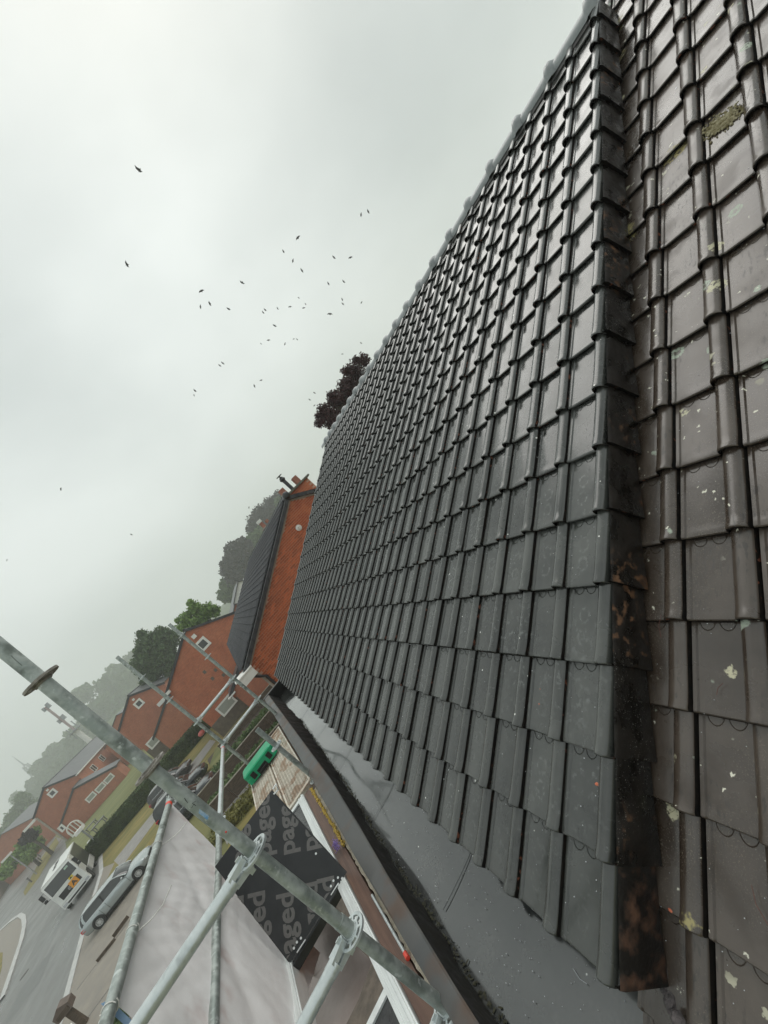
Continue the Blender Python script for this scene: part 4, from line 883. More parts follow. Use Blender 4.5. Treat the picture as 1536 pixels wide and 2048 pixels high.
# --- closest neighbour
Y0=14.0; XA,ZA=4.43,1.17; XL,ZL=-.58,-1.673; XR=9.44
t0,w0,r0=gable_house('brick_house','nearest red brick house with pale mortar, white eaves box and chimney',XL,ZL,XA,ZA,XR,ZL,Y0,31.5,M_mortar,vt=.13,ov=.24,vtiles=18)
M_brk=mat('orange_red_brick',(.36,.080,.030),(.50,.150,.060),scale=3,rough=.75,bump=.3,bscale=40,rand=.28,lo=.4,hi=.6)
bm_=bpy.data.meshes.new('brick'); q=MB(); q.box(-.1,.1,-.012,.03,-.0315,.0315); bm_.from_pydata(q.v,[],q.f); bm_.materials.append(M_brk); bm_.update()
bl=[]; z=-3.6; row=0
while z<1.1:
    x=XL+.24+.1+(0 if row%2 else -.105)+.001
    while x<8.9:
        lim=ZA-.19-abs(x-XA)*.5675; vis=-2.62+.566*x
        if XL+.30<x<9 and z<lim: bl.append((0 if z>vis and x<5 else 1,x,z))
        x+=.21
    z+=.0745; row+=1
bl.sort(key=lambda b_:(b_[0],b_[1])); far=MB()
for k,(v_,x,z) in enumerate(bl):
    if k<300: o=bpy.data.objects.new('brick',bm_); C.objects.link(o); o.parent=w0; o.location=V((x,Y0,z))-world_off(w0)
    else: far.box(x-.1,x+.1,Y0-.012,Y0+.02,z-.0315,z+.0315)
stuff(obj('brick_field',far,M_brk,w0))
b=MB(); 
for sgn,xe in ((1,XL),(1,XR)):
    A=V((xe,Y0-.03,ZL-.13)); B=V((XA,Y0-.03,ZA-.13)); b.prism([A+V((0,0,-.07)),B+V((0,0,-.07)),B,A],(0,.03,0))
obj('verge_board',b,M_cap,r0)
# tile courses on the visible slope
src=tv2; A_=[];F_=[]; sl=V((math.cos(PT),0,math.sin(PT))); n_=V((-math.sin(PT),0,math.cos(PT))); kk=0
for i in range(84):
    for j in range(21):
        o=V((XL-.02,Y0-.05+i*W+W,ZL+.02))+sl*(j*G)+n_*.015
        M4=np.array(tmat(o-yw*0,-yw,sl,n_)); n0=kk*len(src); A_.append(src@M4[:3,:3].T+M4[:3,3]); F_+= [tuple(x+n0 for x in f) for f in tf2]; kk+=1
mb=MB(); mb.v=[tuple(p) for a in A_ for p in a]; mb.f=F_; mb.m=[0]*len(F_)
stuff(obj('roof_tile_field',mb,mat('matt_grey_tile',(.040,.041,.045),(.062,.063,.068),scale=2,rough=.55,spec=.25),r0,smooth=40))
for k in range(47):
    q=MB(); y=Y0-.15+k*.37; q.tube((XA,y,ZA+.04),(XA,y+.36,ZA+.03),.115,10,.10); obj('ridge_tile',q,M_vdark,r0,smooth=40)
b=MB(); b.ball((XA,Y0-.2,ZA+.03),.14,1,.8,1,12,8); obj('ridge_end',b,M_vdark,r0,smooth=True)
# eaves box end
b=MB(); b.box(XL-.32,XL+.26,Y0-.34,Y0+.35,ZL-.30,ZL-.02); b.box(XL-.36,XL+.28,Y0-.37,Y0+.4,ZL-.04,ZL+.0); b.box(XL-.34,XL-.05,Y0-.352,Y0-.34,ZL-.17,ZL-.155)
obj('eaves_box',b,M_white_p,t0)
b=MB(); b.path([(XL+.1,Y0-.12,ZL-.3),(XL+.2,Y0-.1,ZL-.45),(XL+.33,Y0-.06,ZL-.6),(XL+.33,Y0-.06,GZ)],.045,8); obj('downpipe',b,M_vdark,t0,smooth=True)
b=MB(); b.box(XL+.2,XL+.27,Y0-.03,Y0,GZ,ZL-.3); obj('corner_trim',b,M_cap,t0)
# round wall fitting
c=aty(597,1056,Y0); b=MB(); b.tube(c+V((0,-.02,0)),c+V((0,-.06,0)),.11,18); b.tube(c+V((0,-.06,0)),c+V((.02,-.16,-.02)),.05,12,.06); v_=obj('flue_terminal',b,M_white_p,w0,smooth=40)
b=MB(); b.tube(c+V((.02,-.155,-.02)),c+V((.021,-.165,-.02)),.04,12); obj('vent_hole',b,M_vdark,v_) if False else None
# chimney
ch=obj('chimney',MB().box(4.55,5.75,14.6,15.3,.6,1.20),M_mortar,r0)
q=MB(); zz=.72; row=0
while zz<1.19:
    x=4.56+(0 if row%2 else .105)
    while x+.2<5.76: q.box(x,x+.2,14.588,14.62,zz-.0315,zz+.0315); x+=.21
    zz+=.0745; row+=1
obj('brick_courses',q,M_brk,r0)
q=MB(); q.box(4.45,5.85,14.48,15.42,1.20,1.27); obj('chimney_cap',q,mat('mossy_concrete',(.10,.10,.075),(.18,.18,.14),scale=6,rough=.9,bump=.5),r0)
M_pot=mat('terracotta_pot',(.30,.12,.08),(.38,.17,.12),scale=6,rough=.8)
for x in (4.75,5.45):
    q=MB(); q.box(x-.1,x+.1,14.7,14.9,1.27,1.58); obj('chimney_pot',q,M_pot,r0)
q=MB(); q.tube((5.1,14.8,1.27),(5.1,14.8,1.72),.07,12); q.tube((5.1,14.8,1.72),(5.1,14.8,1.80),.07,12,.12); q.tube((5.1,14.8,1.80),(5.1,14.8,1.90),.12,12,.06); q.tube((5.1,14.8,1.90),(5.1,14.8,1.95),.03,8); q.tube((5.1,14.8,1.96),(5.1,14.8,1.975),.13,14); obj('metal_flue',q,M_vdark,r0,smooth=35)
# --- second house with its garage wing
Y1=45.0
a=aty(368,1260,Y1); l=aty(330,1387,Y1)
t1,w1,r1=gable_house('brick_house','large speckled red brick gable behind the scaffold, small white window near its apex',l.x,l.z,a.x,a.z,2*a.x-l.x,l.z,Y1,60,M_brA,vtiles=14)
window(w1,406,1288,Y1-.02,1.1,1.1,fr=.22); window(w1,453,1410,Y1-.16,1.75,1.15,M_blind,fr=.17)
b=MB(); c=aty(388,1273,Y1); b.box(c.x-.2,c.x+.2,Y1-.06,Y1-.002,c.z-.2,c.z+.2); obj('vent',b,M_white_p,w1)
for px,py in ((409,1344),(431,1340),(425,1357),(447,1350)):
    c=aty(px,py,Y1); b=MB(); b.box(c.x-.13,c.x+.13,Y1-.04,Y1-.002,c.z-.16,c.z+.16); obj('air_brick',b,M_plinth,w1)
zp=aty(430,1445,Y1).z; b=MB(); b.box(l.x+.22,0,Y1-.12,Y1-.002,GZ,zp); obj('plinth',b,M_plinth,w1)
b=MB(); b.box(l.x-.1,l.x+.45,Y1-.5,Y1+14,l.z-.28,l.z-.02); obj('eaves_box',b,M_white_p,t1)
Yw=42.0; a=aty(480,1318,Yw); l=aty(458,1392,Yw)
tw,ww,rw_=gable_house('garage_wing','low brick wing with dark gable edge in front of the speckled house',l.x,l.z,a.x,a.z,a.x+5.2,a.z-2.6,Yw,44.9,M_br,cat='wing',ov=.35,vtiles=8,vt=.3)
b=MB(); b.box(l.x-.2,l.x+.6,Yw-.4,Yw+.1,l.z-.18,l.z-.08); obj('gutter_end',b,M_white_p,tw)
# --- third house
Y2=75.0
a=aty(256,1391,Y2); l=aty(235,1463,Y2)
t2,w2,r2=gable_house('brick_house','middle distance red brick gable partly behind the big spotted pole',l.x,l.z,a.x,a.z,2*a.x-l.x,l.z,Y2,92,M_br,vtiles=10,vt=.32)
window(w2,278,1407,Y2-.02,1.15,1.15,fr=.25); window(w2,309,1481,Y2-.2,2.1,1.3,M_blind,fr=.24)
b=MB(); c=aty(267,1399,Y2); b.box(c.x-.16,c.x+.16,Y2-.06,Y2-.002,c.z-.16,c.z+.16); obj('vent',b,M_white_p,w2)
zp=aty(303,1492,Y2).z; b=MB(); b.box(l.x+.22,-10,Y2-.14,Y2-.002,GZ,zp); obj('plinth',b,M_plinth,w2)
c=aty(324,1402,Y2); b=MB(); b.box(c.x-.7,c.x+.5,Y2-.6,Y2,c.z-.3,c.z+.25); obj('eaves_box',b,M_white_p,t2); c=aty(335,1388,Y2); b=MB(); b.box(c.x-.5,c.x+.5,Y2-.6,Y2,c.z-.3,c.z+.25); obj('eaves_box',b,M_white_p,t2)
Yw=71.5; l=aty(304,1478,Yw); a=aty(327,1410,Yw); sl_=(a.z-l.z)/(a.x-l.x); ax_=a.x+1.2
t2w,w2w,_=gable_house('garage_wing','low brick wing behind the long hedge, dark sloping edge over a small window',l.x,l.z,ax_,l.z+sl_*(ax_-l.x),ax_+6.5,l.z-.5,Yw,74.8,M_br,cat='wing',ov=.4,vtiles=8,vt=.34)
# --- fourth house (far left)
Y3=106.0
a=aty(86,1575,Y3); l=aty(65,1637,Y3); rr_=aty(154,1547,Y3)
t3,w3,r3=gable_house('brick_house','farthest red brick house at the left with a grey slate roof',l.x,l.z,a.x,a.z,rr_.x,rr_.z,Y3,150,M_br,vtiles=10,vt=.36)
window(w3,105,1586,Y3-.02,1.3,1.3,fr=.3); b=MB(); c=aty(95,1580,Y3); b.box(c.x-.2,c.x+.2,Y3-.06,Y3-.002,c.z-.2,c.z+.2); obj('vent',b,M_white_p,w3)
b=MB(); b.box(rr_.x-.3,rr_.x+.15,Y3-.3,150,rr_.z-.25,rr_.z-.0); obj('gutter',b,M_white_p,t3); b=MB(); b.box(l.x-1.9,l.x+.3,Y3-.6,Y3-.1,l.z-.7,l.z-.25); obj('eaves_box',b,M_white_p,t3)
zp=aty(105,1685,Y3).z; b=MB(); b.box(l.x+2.5,rr_.x,Y3-.14,Y3-.002,GZ,aty(118,1656,Y3).z); obj('plinth',b,M_plinth,w3)
b=MB(); b.box(l.x+.2,l.x+.5,Y3-.1,Y3-.002,GZ,l.z-.5); obj('corner_trim',b,M_cap,w3)
for q,(y,hh) in enumerate(((112,1),(119,1),(127,1),(136,1))):
    o=MB(); x=rr_.x-.22+.02
    for dz0,dz1,dy0,dy1 in ((-2.6,-2.45,0,2.6),(-1.2,-1.05,0,2.6),(-2.6,-1.05,0,.15),(-2.6,-1.05,2.45,2.6),(-2.6,-1.05,1.2,1.35)): o.box(x,x+.06,y+dy0,y+dy1,rr_.z+dz0,rr_.z+dz1)
    wd=obj('window',o,M_white_p,w3); o=MB(); o.box(x-.02,x+.02,y+.1,y+2.5,rr_.z-2.5,rr_.z-1.1); obj('pane',o,M_glass,wd)
Yw=101.5; a=aty(145,1577,Yw); l=aty(118,1652,Yw); rr_=aty(232,1530,Yw)
t3w,w3w,r3w=gable_house('front_wing','brick wing with three small windows in front of the farthest brick house',l.x,l.z,a.x,a.z,rr_.x,rr_.z,Yw,105.8,M_br,cat='wing',ov=.4,vtiles=10,vt=.36)
for px,py in ((182,1594),(201,1575),(218,1557)): window(w3w,px,py,Yw-.02,1.7,1.1,M_blind,fr=.22)
window(w3w,124,1656,Yw-.3,.9,1.2,fr=.3)
# conservatory-like white dish beside the wing
q=MB(); c=gnd(158,1662); 
for k in range(7):
    a_=PI*k/6; q.tube(c+V((1.1*math.cos(a_),0,0)),c+V((1.1*math.cos(a_),0,1.0+1.1*math.sin(a_))),.09,6)
q.path([c+V((1.1*math.cos(PI*k/12),0,1.0+1.1*math.sin(PI*k/12))) for k in range(13)],.12,6); tag(obj('garden_arch',q,M_white_p,None,smooth=40,org=c),'small white arched garden frame beside the far brick wing','arch')
# far buildings
def simple_house(label,px,py,Y,w_,h,d_,hr,mw,mr=None,rot=0,grp='roofs glimpsed in the distance'):
    c=aty(px,py,Y); t=thing('distant_house',label,'house',(c.x,c.y,GZ),grp); q=MB(); zt_=c.z
    q.prism([(c.x-w_/2,Y,GZ),(c.x+w_/2,Y,GZ),(c.x+w_/2,Y,zt_-hr),(c.x,Y,zt_-.1),(c.x-w_/2,Y,zt_-hr)],(0,d_,0)); obj('wall',q,mw,t)
    q=MB(); slab(q,(c.x-w_/2-.3,Y-.3,zt_-hr-.15),(c.x,Y-.3,zt_),(c.x,Y+d_,zt_),(c.x-w_/2-.3,Y+d_,zt_-hr-.15),.15); slab(q,(c.x,Y-.3,zt_),(c.x+w_/2+.3,Y-.3,zt_-hr-.15),(c.x+w_/2+.3,Y+d_,zt_-hr-.15),(c.x,Y+d_,zt_),.15); obj('roof',q,mr or M_slate,t); return t
simple_house('bluish grey roof behind the neighbour ridge, upper one',475,1163,72,9,6,14,3,M_white_p)
simple_house('bluish grey roof behind the neighbour ridge, lower one',468,1208,66,8,6,12,3,M_br)
simple_house('slate roof just left of the third brick gable',232,1430,120,12,6,20,3.2,M_br)
simple_house('red brick house at the very left edge of the view',2,1668,150,13,6,18,3.2,M_br)
simple_house('small roof with red gable under the white mast',176,1502,150,9,6,12,3.0,M_br)
q=MB(); P1,P2_=gnd(0,1800),gnd(38,1738); hh=aty(0,1765,P1.y).z; q.frame_box(P1,P2_-P1,V((-6,-3,0)),V((0,0,3.0))); tag(obj('garage_block',q,M_plinth,None,org=P1),'low brown garage block along the left side of the road','garage')
hb=aty(560,990,14)
# chimney of a farther roof, above the neighbour ridge
for px,py,lb in ((536,1050,'small brick chimney with a white cowl above the neighbour ridge'),):
    c=aty(px,py,27.5); t=thing('chimney_stack',lb,'chimney',(c.x,c.y,c.z-1)); q=MB(); q.box(c.x-.35,c.x+.35,27.5,28.1,c.z-1.2,c.z); obj('stack',q,M_br,t)
    q=MB(); q.box(c.x-.42,c.x+.42,27.45,28.15,c.z,c.z+.06); obj('cap',q,M_cap,t); q=MB(); q.box(c.x-.30,c.x-.08,27.6,27.8,c.z+.06,c.z+.45); q.box(c.x+.1,c.x+.3,27.6,27.8,c.z+.06,c.z+.35); obj('pot',q,M_pot,t); q=MB(); q.box(c.x-.36,c.x-.04,27.55,27.85,c.z+.47,c.z+.68); obj('cowl',q,M_white_p,t)
# mast and spire
Ym=150; bm0=aty(183,1486,Ym); m1=aty(150,1460,Ym); m2=aty(92,1412,Ym)
t=thing('radio_mast','pale radio mast rising just left of the big spotted pole','mast',(bm0.x,Ym,GZ)); q=MB(); q.tube((m1.x,Ym,GZ),(m1.x,Ym,m1.z),.75,14,.62); obj('shaft',q,M_white_p,t,smooth=40)
q=MB(); q.tube((m1.x,Ym,m1.z),(m1.x,Ym,m2.z),.32,10,.30); obj('pole',q,mat('pale_reddish_steel',(.38,.30,.30),(.48,.40,.40),scale=.5,rough=.6),t,smooth=40)
q=MB(); q.tube((m1.x,Ym,m1.z-.2),(m1.x,Ym,m1.z+.15),1.7,18); q.tube((m1.x-1.2,Ym,m1.z-2.2),(m1.x-1.2,Ym,m1.z+1.8),.12,6); q.tube((m1.x+1.0,Ym,m1.z),(m1.x+1.0,Ym,m1.z+2.6),.15,6); obj('platform',q,M_lead,t,smooth=40)
q=MB()
for z_ in (m2.z-1.0,m2.z-6.2): q.box(m1.x+.3,m1.x+1.1,Ym-.3,Ym+.3,z_,z_+1.5); q.box(m1.x-.9,m1.x-.3,Ym-.3,Ym+.3,z_,z_+1.2)
obj('antenna',q,M_lead,t)
Ys=600; s0=aty(78,1552,Ys); s1=aty(50,1530,Ys); s2=aty(25,1511,Ys); t=thing('lattice_tower','faint hazy lattice tower on the hill at the far left','tower',(s0.x,Ys,GZ)); q=MB()
for sx,sy in ((-1,-1),(1,-1),(1,1),(-1,1)): q.tube((s0.x+sx*5,Ys+sy*5,s0.z-25),(s0.x+sx*1.8,Ys+sy*1.8,s1.z),.6,5)
for k in range(16):
    f=k/16; wd=5-3.2*f; z_=s0.z-25+(s1.z-s0.z+25)*f; q.bar((s0.x-wd,Ys-wd,z_),(s0.x+wd,Ys-wd,z_),.6,.6); q.bar((s0.x-wd,Ys-wd,z_),(s0.x+wd,Ys-wd,z_+3.5),.4,.4)
q.tube((s0.x,Ys,s1.z),(s0.x,Ys,s2.z),.8,6,.15); obj('lattice',q,M_lead,t)
# street furniture
M_grey=mat('grey_street_metal',(.10,.10,.10),(.16,.16,.16),scale=3,rough=.5)
def lamp(label,p,h,arm):
    t=thing('street_lamp',label,'street lamp',p); q=MB(); q.tube(p,p+V((0,0,h)),.13,8,.09); obj('post',q,M_lead,t,smooth=40); q=MB(); q.box(p.x-arm,p.x+.3,p.y-.4,p.y+.4,p.z+h,p.z+h+.35); obj('lantern',q,M_white_p,t); return t
lamp('short street lamp on the verge at the far left',gnd(74,1748),6.0,1.3)
lamp('low post lamp at the corner by the hedge',gnd(213,1697),3.2,.5)
for k,(px,py,lb) in enumerate(((92,1695,'far small bollard on the left verge'),(82,1714,'middle small bollard on the left verge'),(84,1722,'near small bollard on the left verge'),(64,1764,'dark litter box at the foot of the street lamp'),(202,1707,'dark post on the pavement corner right of the truck'))):
    p=gnd(px,py); t=thing('bollard',lb,'bollard',p); q=MB(); q.tube(p,p+V((0,0,1.0)),.12,8); obj('post',q,M_grey,t,smooth=40); q=MB(); q.tube(p+V((0,0,1.0)),p+V((0,0,1.15)),.16,8); obj('cap',q,M_grey,t,smooth=40)
for px,py,lb in ((187,1657,'dark garden table behind the hedge end'),(204,1652,'dark garden chair behind the hedge end')):
    p=gnd(px,py); t=thing('garden_furniture',lb,'garden furniture',p); q=MB(); q.box(p.x-.9,p.x+.9,p.y-.5,p.y+.5,p.z+.7,p.z+.8); obj('top',q,M_grey,t); q=MB()
    for sx in (-.8,.7): 
        for sy in (-.4,.3): q.box(p.x+sx,p.x+sx+.1,p.y+sy,p.y+sy+.1,p.z,p.z+.7)
    obj('legs',q,M_grey,t)
# wooden letter box at the bottom
p=gnd(172,2046); t=thing('post_box','small dark wooden box on a post beside the road at the bottom','letter box',p); q=MB(); q.box(p.x-.12,p.x+.12,p.y-.1,p.y+.1,p.z,p.z+1.0); obj('post',q,M_wood,t)
q=MB(); x_,y_,z_=p.x,p.y,p.z+1.0; q.prism([(x_-.33,y_-.25,z_),(x_+.33,y_-.25,z_),(x_+.36,y_-.25,z_+.30),(x_,y_-.25,z_+.5),(x_-.36,y_-.25,z_+.30)],(0,.5,0)); obj('box',q,mat('brown_painted_wood',(.10,.075,.06),(.16,.12,.10),scale=3,rough=.6),t)
q=MB(); q.box(x_-.26,x_+.26,y_-.27,y_-.252,z_+.05,z_+.24); obj('door',q,M_wood,t)
c=aty(301,1465,50); 
p=aty(403,1466,46.5); q=MB(); q.ball(p,.30,1.2,.8,.8,8,6); tag(obj('red_mailbox',q,mat('faded_red_plastic',(.50,.09,.08),(.58,.15,.13),scale=2,rough=.5),None,smooth=True,org=p),'small faded red object at the far end of the long hedge','garden object')
# ------------------------------------------------------------------ vehicles
M_tyre=mat('tyre',(.012,.012,.012),(.02,.02,.02),scale=20,rough=.7); M_rim=mat('alloy_rim',(.60,.62,.62),(.72,.74,.74),scale=5,rough=.3,metal=.6); M_cglass=mat('car_glass',(.012,.015,.015),(.02,.024,.024),scale=1,rough=.05,spec=.9)
M_ledred=mat('tail_light_red',(.45,.01,.015),(.55,.03,.03),scale=5,rough=.2); M_lampc=mat('headlamp_clear',(.6,.63,.65),rough=.1,metal=.4); M_chrome=mat('roof_rail_chrome',(.72,.74,.74),rough=.2,metal=.8)
M_trim=mat('black_trim',(.012,.012,.013),rough=.5)
def paint(n,c,metal=.5): return mat(n,c,tuple(x*1.15 for x in c),scale=1,rough=.22,metal=metal,coat=.6,spec=.5)
def wheel(parent,x,y,r,side,m_rim=M_rim,spokes=5):
    q=MB(); n=28; prof=[(r*.62,.0),(r*.93,-.0),(r,.03),(r,.17),(r*.9,.20),(r*.62,.2)]
    q.grid([[V((x+rr*math.cos(2*PI*k/n),y-side*dz,r+rr*math.sin(2*PI*k/n))) for k in range(n)] for rr,dz in prof],0,True); ty=obj('tyre',q,M_tyre,parent,smooth=35,local=True)
    q=MB(); q.grid([[V((x+rr*math.cos(2*PI*k/n),y-side*dz,r+rr*math.sin(2*PI*k/n))) for k in range(n)] for rr,dz in ((r*.64,-.004),(r*.58,.01),(r*.56,.06))],0,True)
    for k in range(spokes):
        for off in ((-.13,.13) if spokes>5 else (0,)):
            a=2*PI*k/spokes+.3+off; d=V((math.cos(a),0,math.sin(a))); tn=V((-d.z,0,d.x)); q.frame_box(V((x,y-side*.035,r))+d*.03-tn*r*.055,d*(r*.56),tn*r*.11*(.6 if spokes>5 else 1),V((0,side*.03,0)))
    q.tube((x,y-side*.04,r),(x,y-side*.0,r),r*.13,12); obj('rim',q,m_rim,ty if False else parent,smooth=35,local=True)
    q=MB(); q.tube((x,y-side*.09,r),(x,y-side*.08,r),r*.6,20); obj('brake_disc',q,M_trim,parent,local=True)
def car(label,loc,rotz,m,L=4.6,Wd=1.82,H=1.47,wb=2.8,r=.33,kind='wagon',grp=None,rails=None,rimm=M_rim,sp=5):
    t=thing('parked_car',label,'car',loc,grp,rotz)
    hw=Wd/2; xr=-L/2; xf_=L/2; fx=wb/2+.05; rx=-wb/2+.05; belt=.60*H+.05
    # lower body: stations (x, halfwidth, z_bottom, z_shoulder, z_top)
    st=[(xr,hw*.80,.42,.60,belt-.18),(xr+.06,hw*.90,.30,.72,belt-.06),(xr+.35,hw*.985,.24,.75,belt+.04),(rx,hw,.22,.72,belt+.03),(0,hw,.20,.70,belt),(fx-.75,hw,.20,.68,belt-.03),(fx-.35,hw*.995,.21,.68,belt-.06),(fx+.2,hw*.98,.22,.66,belt-.12),(xf_-.30,hw*.93,.22,.62,belt-.21),(xf_-.08,hw*.82,.26,.56,belt-.33),(xf_,hw*.68,.34,.50,belt-.45)]
    if kind=='suv': st=[(x,h,zb+.06,zs+.08,zt_+.04) for x,h,zb,zs,zt_ in st]
    rows=[]
    for x,h,zb,zs,zt_ in st:
        half=[(h*.86,zb),(h*.97,zb+.10),(h,zs),(h*.965,zs+(zt_-zs)*.55),(h*.90,zt_-.02),(h*.80,zt_),(h*.35,zt_+.025)]
        rows.append([V((x,-a,b_)) for a,b_ in half]+[V((x,a,b_)) for a,b_ in half[::-1]])
    q=MB(); q.grid(rows); q.face(rows[0]); q.face(rows[-1][::-1]); body=obj('body',q,m,t,smooth=40,local=True)
    # cabin
    xb0,xt0=xr+.12,(xr+.55 if kind!='sedan' else xr+1.3); xt1,xb1=fx-1.15,fx-.38
    if kind=='sedan': xb0=xr+.75
    zb=belt-.02; zt_=H-.05
    def cab(x0b,x0t,x1t,x1b,ins,zt2,hwb,hwt):
        return [[V((x0b,-hwb,zb)),V((x0t,-hwt,zt2)),V((x1t,-hwt,zt2)),V((x1b,-hwb,zb))],[V((x0b,hwb,zb)),V((x0t,hwt,zt2)),V((x1t,hwt,zt2)),V((x1b,hwb,zb))]]
    def smoothcab(nseg=10):
        xs=[]; 
        for k in range(nseg+1):
            f=k/nseg; xs.append(f)
        return xs
    g_=MB(); hb,ht=hw*.88,hw*.70; ringsL=[]
    for f in [k/12 for k in range(13)]:
        # arc over height, parametrised
        z=zb+(zt_-zb)*math.sin(f*PI/2); e=f
        x0=xb0+(xt0-xb0)*(1-math.cos(f*PI/2))**.9; x1=xb1-(xb1-xt1)*(1-(1-f)**1.2); hh_=hb+(ht-hb)*f
        ringsL.append([V((x0,-hh_*.93,z)),V((x0+.10,-hh_,z)),V((x1-.12,-hh_,z)),V((x1,-hh_*.86,z)),V((x1,hh_*.86,z)),V((x1-.12,hh_,z)),V((x0+.10,hh_,z)),V((x0,hh_*.93,z))])
    g_.grid(ringsL,0,True); g_.face(ringsL[-1]); obj('windows',g_,M_cglass,t,smooth=35,local=True)
    # roof skin
    top=ringsL[-1]; q=MB(); rowsr=[]
    x0,x1=top[0].x-.04,top[3].x+.06
    for f in [k/10 for k in range(11)]:
        x=x0+(x1-x0)*f; crown=.055*math.sin(PI*min(1,max(0,f*.9+.1)))**.6 if 0<f<1 else .01
        rowsr.append([V((x,-ht-.035,zt_-.05)),V((x,-ht-.01,zt_-.005)),V((x,-ht*.6,zt_+crown*.8)),V((x,0,zt_+crown)),V((x,ht*.6,zt_+crown*.8)),V((x,ht+.01,zt_-.005)),V((x,ht+.035,zt_-.05))])
    q.grid(rowsr); obj('roof_skin',q,m,t,smooth=45,local=True)
    for sg in (-1,1):
        def side(f,xx): # point on side of cabin at height fraction f
            z=zb+(zt_-zb)*math.sin(f*PI/2); hh_=hb+(ht-hb)*f; return V((xx,sg*(hh_+.012),z))
        q=MB()
        # windscreen pillar and rear pillar, door pillar
        q.path([V((xb1-(xb1-xt1)*(1-(1-f)**1.2)-.05,sg*((hb+(ht-hb)*f)+.004),zb+(zt_-zb)*math.sin(f*PI/2))) for f in (0,.25,.5,.75,1)],.035,6)
        obj('pillar',q,m,t,smooth=True,local=True)
        q=MB(); xm=(xt0+xt1)/2+.15; q.grid([[side(f,xm-.045) for f in (0,.3,.6,1)],[side(f,xm+.045) for f in (0,.3,.6,1)]]); obj('door_pillar',q,M_trim,t,local=True)
        q=MB(); 
        r0_=[V((xb0+(xt0-xb0)*(1-math.cos(f*PI/2))**.9-.01,sg*((hb+(ht-hb)*f)*.97+.012),zb+(zt_-zb)*math.sin(f*PI/2))) for f in (0,.25,.5,.75,1)]
        r1_=[p_+V((.42*(1-i_*.12),sg*.018,0)) for i_,p_ in enumerate(r0_)]; q.grid([r0_,r1_]); obj('rear_pillar',q,m,t,smooth=True,local=True)
        if rails: q=MB(); q.path([V((xt0+.05,sg*(ht-.02),zt_+.01)),V((xt0+.2,sg*(ht-.01),zt_+.06)),V((xt1-.1,sg*(ht-.01),zt_+.06)),V((xt1+.1,sg*(ht-.02),zt_+.01))],.022,6); obj('roof_rail',q,rails,t,smooth=True,local=True)
        q=MB(); q.path([V((xb0+.45,sg*(hb+.025),zb+.02)),V((xb1-.15,sg*(hb+.025),zb+.0))],.014,5); obj('window_trim',q,M_chrome,t,local=True)
        q=MB(); q.ball((xb1-.28,sg*(hw+.06),zb+.08),.10,.7,1,.75,10,6); obj('mirror',q,m,t,smooth=True,local=True)
        for dx in (-.05,-1.0): q=MB(); q.box(dx+.05,dx+.25,sg*hw-.005 if sg>0 else -hw-.022,sg*hw+.022 if sg>0 else -hw+.005,belt-.20,belt-.165); obj('door_handle',q,m,t,local=True)
        for dx in (xb1-.15,xm,rx+.42):
            q=MB(); q.box(dx-.006,dx+.006,sg*hw*.998-.006,sg*hw*.998+.006,.36,belt-.08); obj('door_gap',q,M_trim,t,local=True)
        q=MB(); q.box(rx+.45,fx-.45,sg*hw*.99-.02,sg*hw*.99+.02,.17,.30); obj('sill',q,M_trim,t,local=True)
        q=MB(); q.frame_box(V((xr-.01,sg*hw*.52,belt-.30)),V((.30,sg*hw*.08,0)),V((0,sg*hw*.36,0)),V((.02,0,.17))); obj('tail_light',q,M_ledred,t,local=True)
        q=MB(); q.frame_box(V((xf_-.36,sg*hw*.52,belt-.42)),V((.24,-sg*.03,-.02)),V((0,sg*hw*.36,0)),V((0,0,.14))); obj('headlight',q,M_lampc,t,local=True)
        for wx in (fx,rx):
            q=MB(); n=24; q.tube((wx,sg*(hw*.80),r+.01),(wx,sg*(hw+.004),r+.01),r+.055,n); obj('wheel_arch',q,M_trim,t,local=True)
            wheel(t,wx,sg*(hw+.018),r,sg,rimm,sp)
    q=MB(); q.box(xr-.012,xr+.03,-.26,.26,.55,.66); obj('number_plate',q,M_white_p,t,local=True)
    q=MB(); q.box(xf_-.02,xf_+.012,-.5,.5,.36,.52); obj('grille',q,M_trim,t,local=True)
    return t
M_silver=paint('silver_paint',(.36,.40,.40)); M_anth=paint('anthracite_paint',(.018,.022,.025),.3); M_blackc=paint('dark_brown_grey_paint',(.040,.036,.036),.3)
car('silver estate car parked on the pavement beside the road',(-15.85,36.65,GZ),R(-1.5),M_silver,L=4.75,wb=2.92,sp=10)
car('anthracite off road car with bright roof rails parked by the path',(-10.75,39.9,GZ),R(0),M_anth,L=4.5,wb=2.68,H=1.68,r=.37,kind='suv',rails=M_chrome)
car('dark grey hatchback parked behind the anthracite car',(-13.0,48.4,GZ),R(-9),M_blackc,L=4.4,wb=2.75,H=1.48,rimm=M_trim)
car('black car mostly hidden behind the white sheet',(-9.9,35.6,GZ),R(0),M_anth,L=4.4,wb=2.65,H=1.5,kind='sedan')
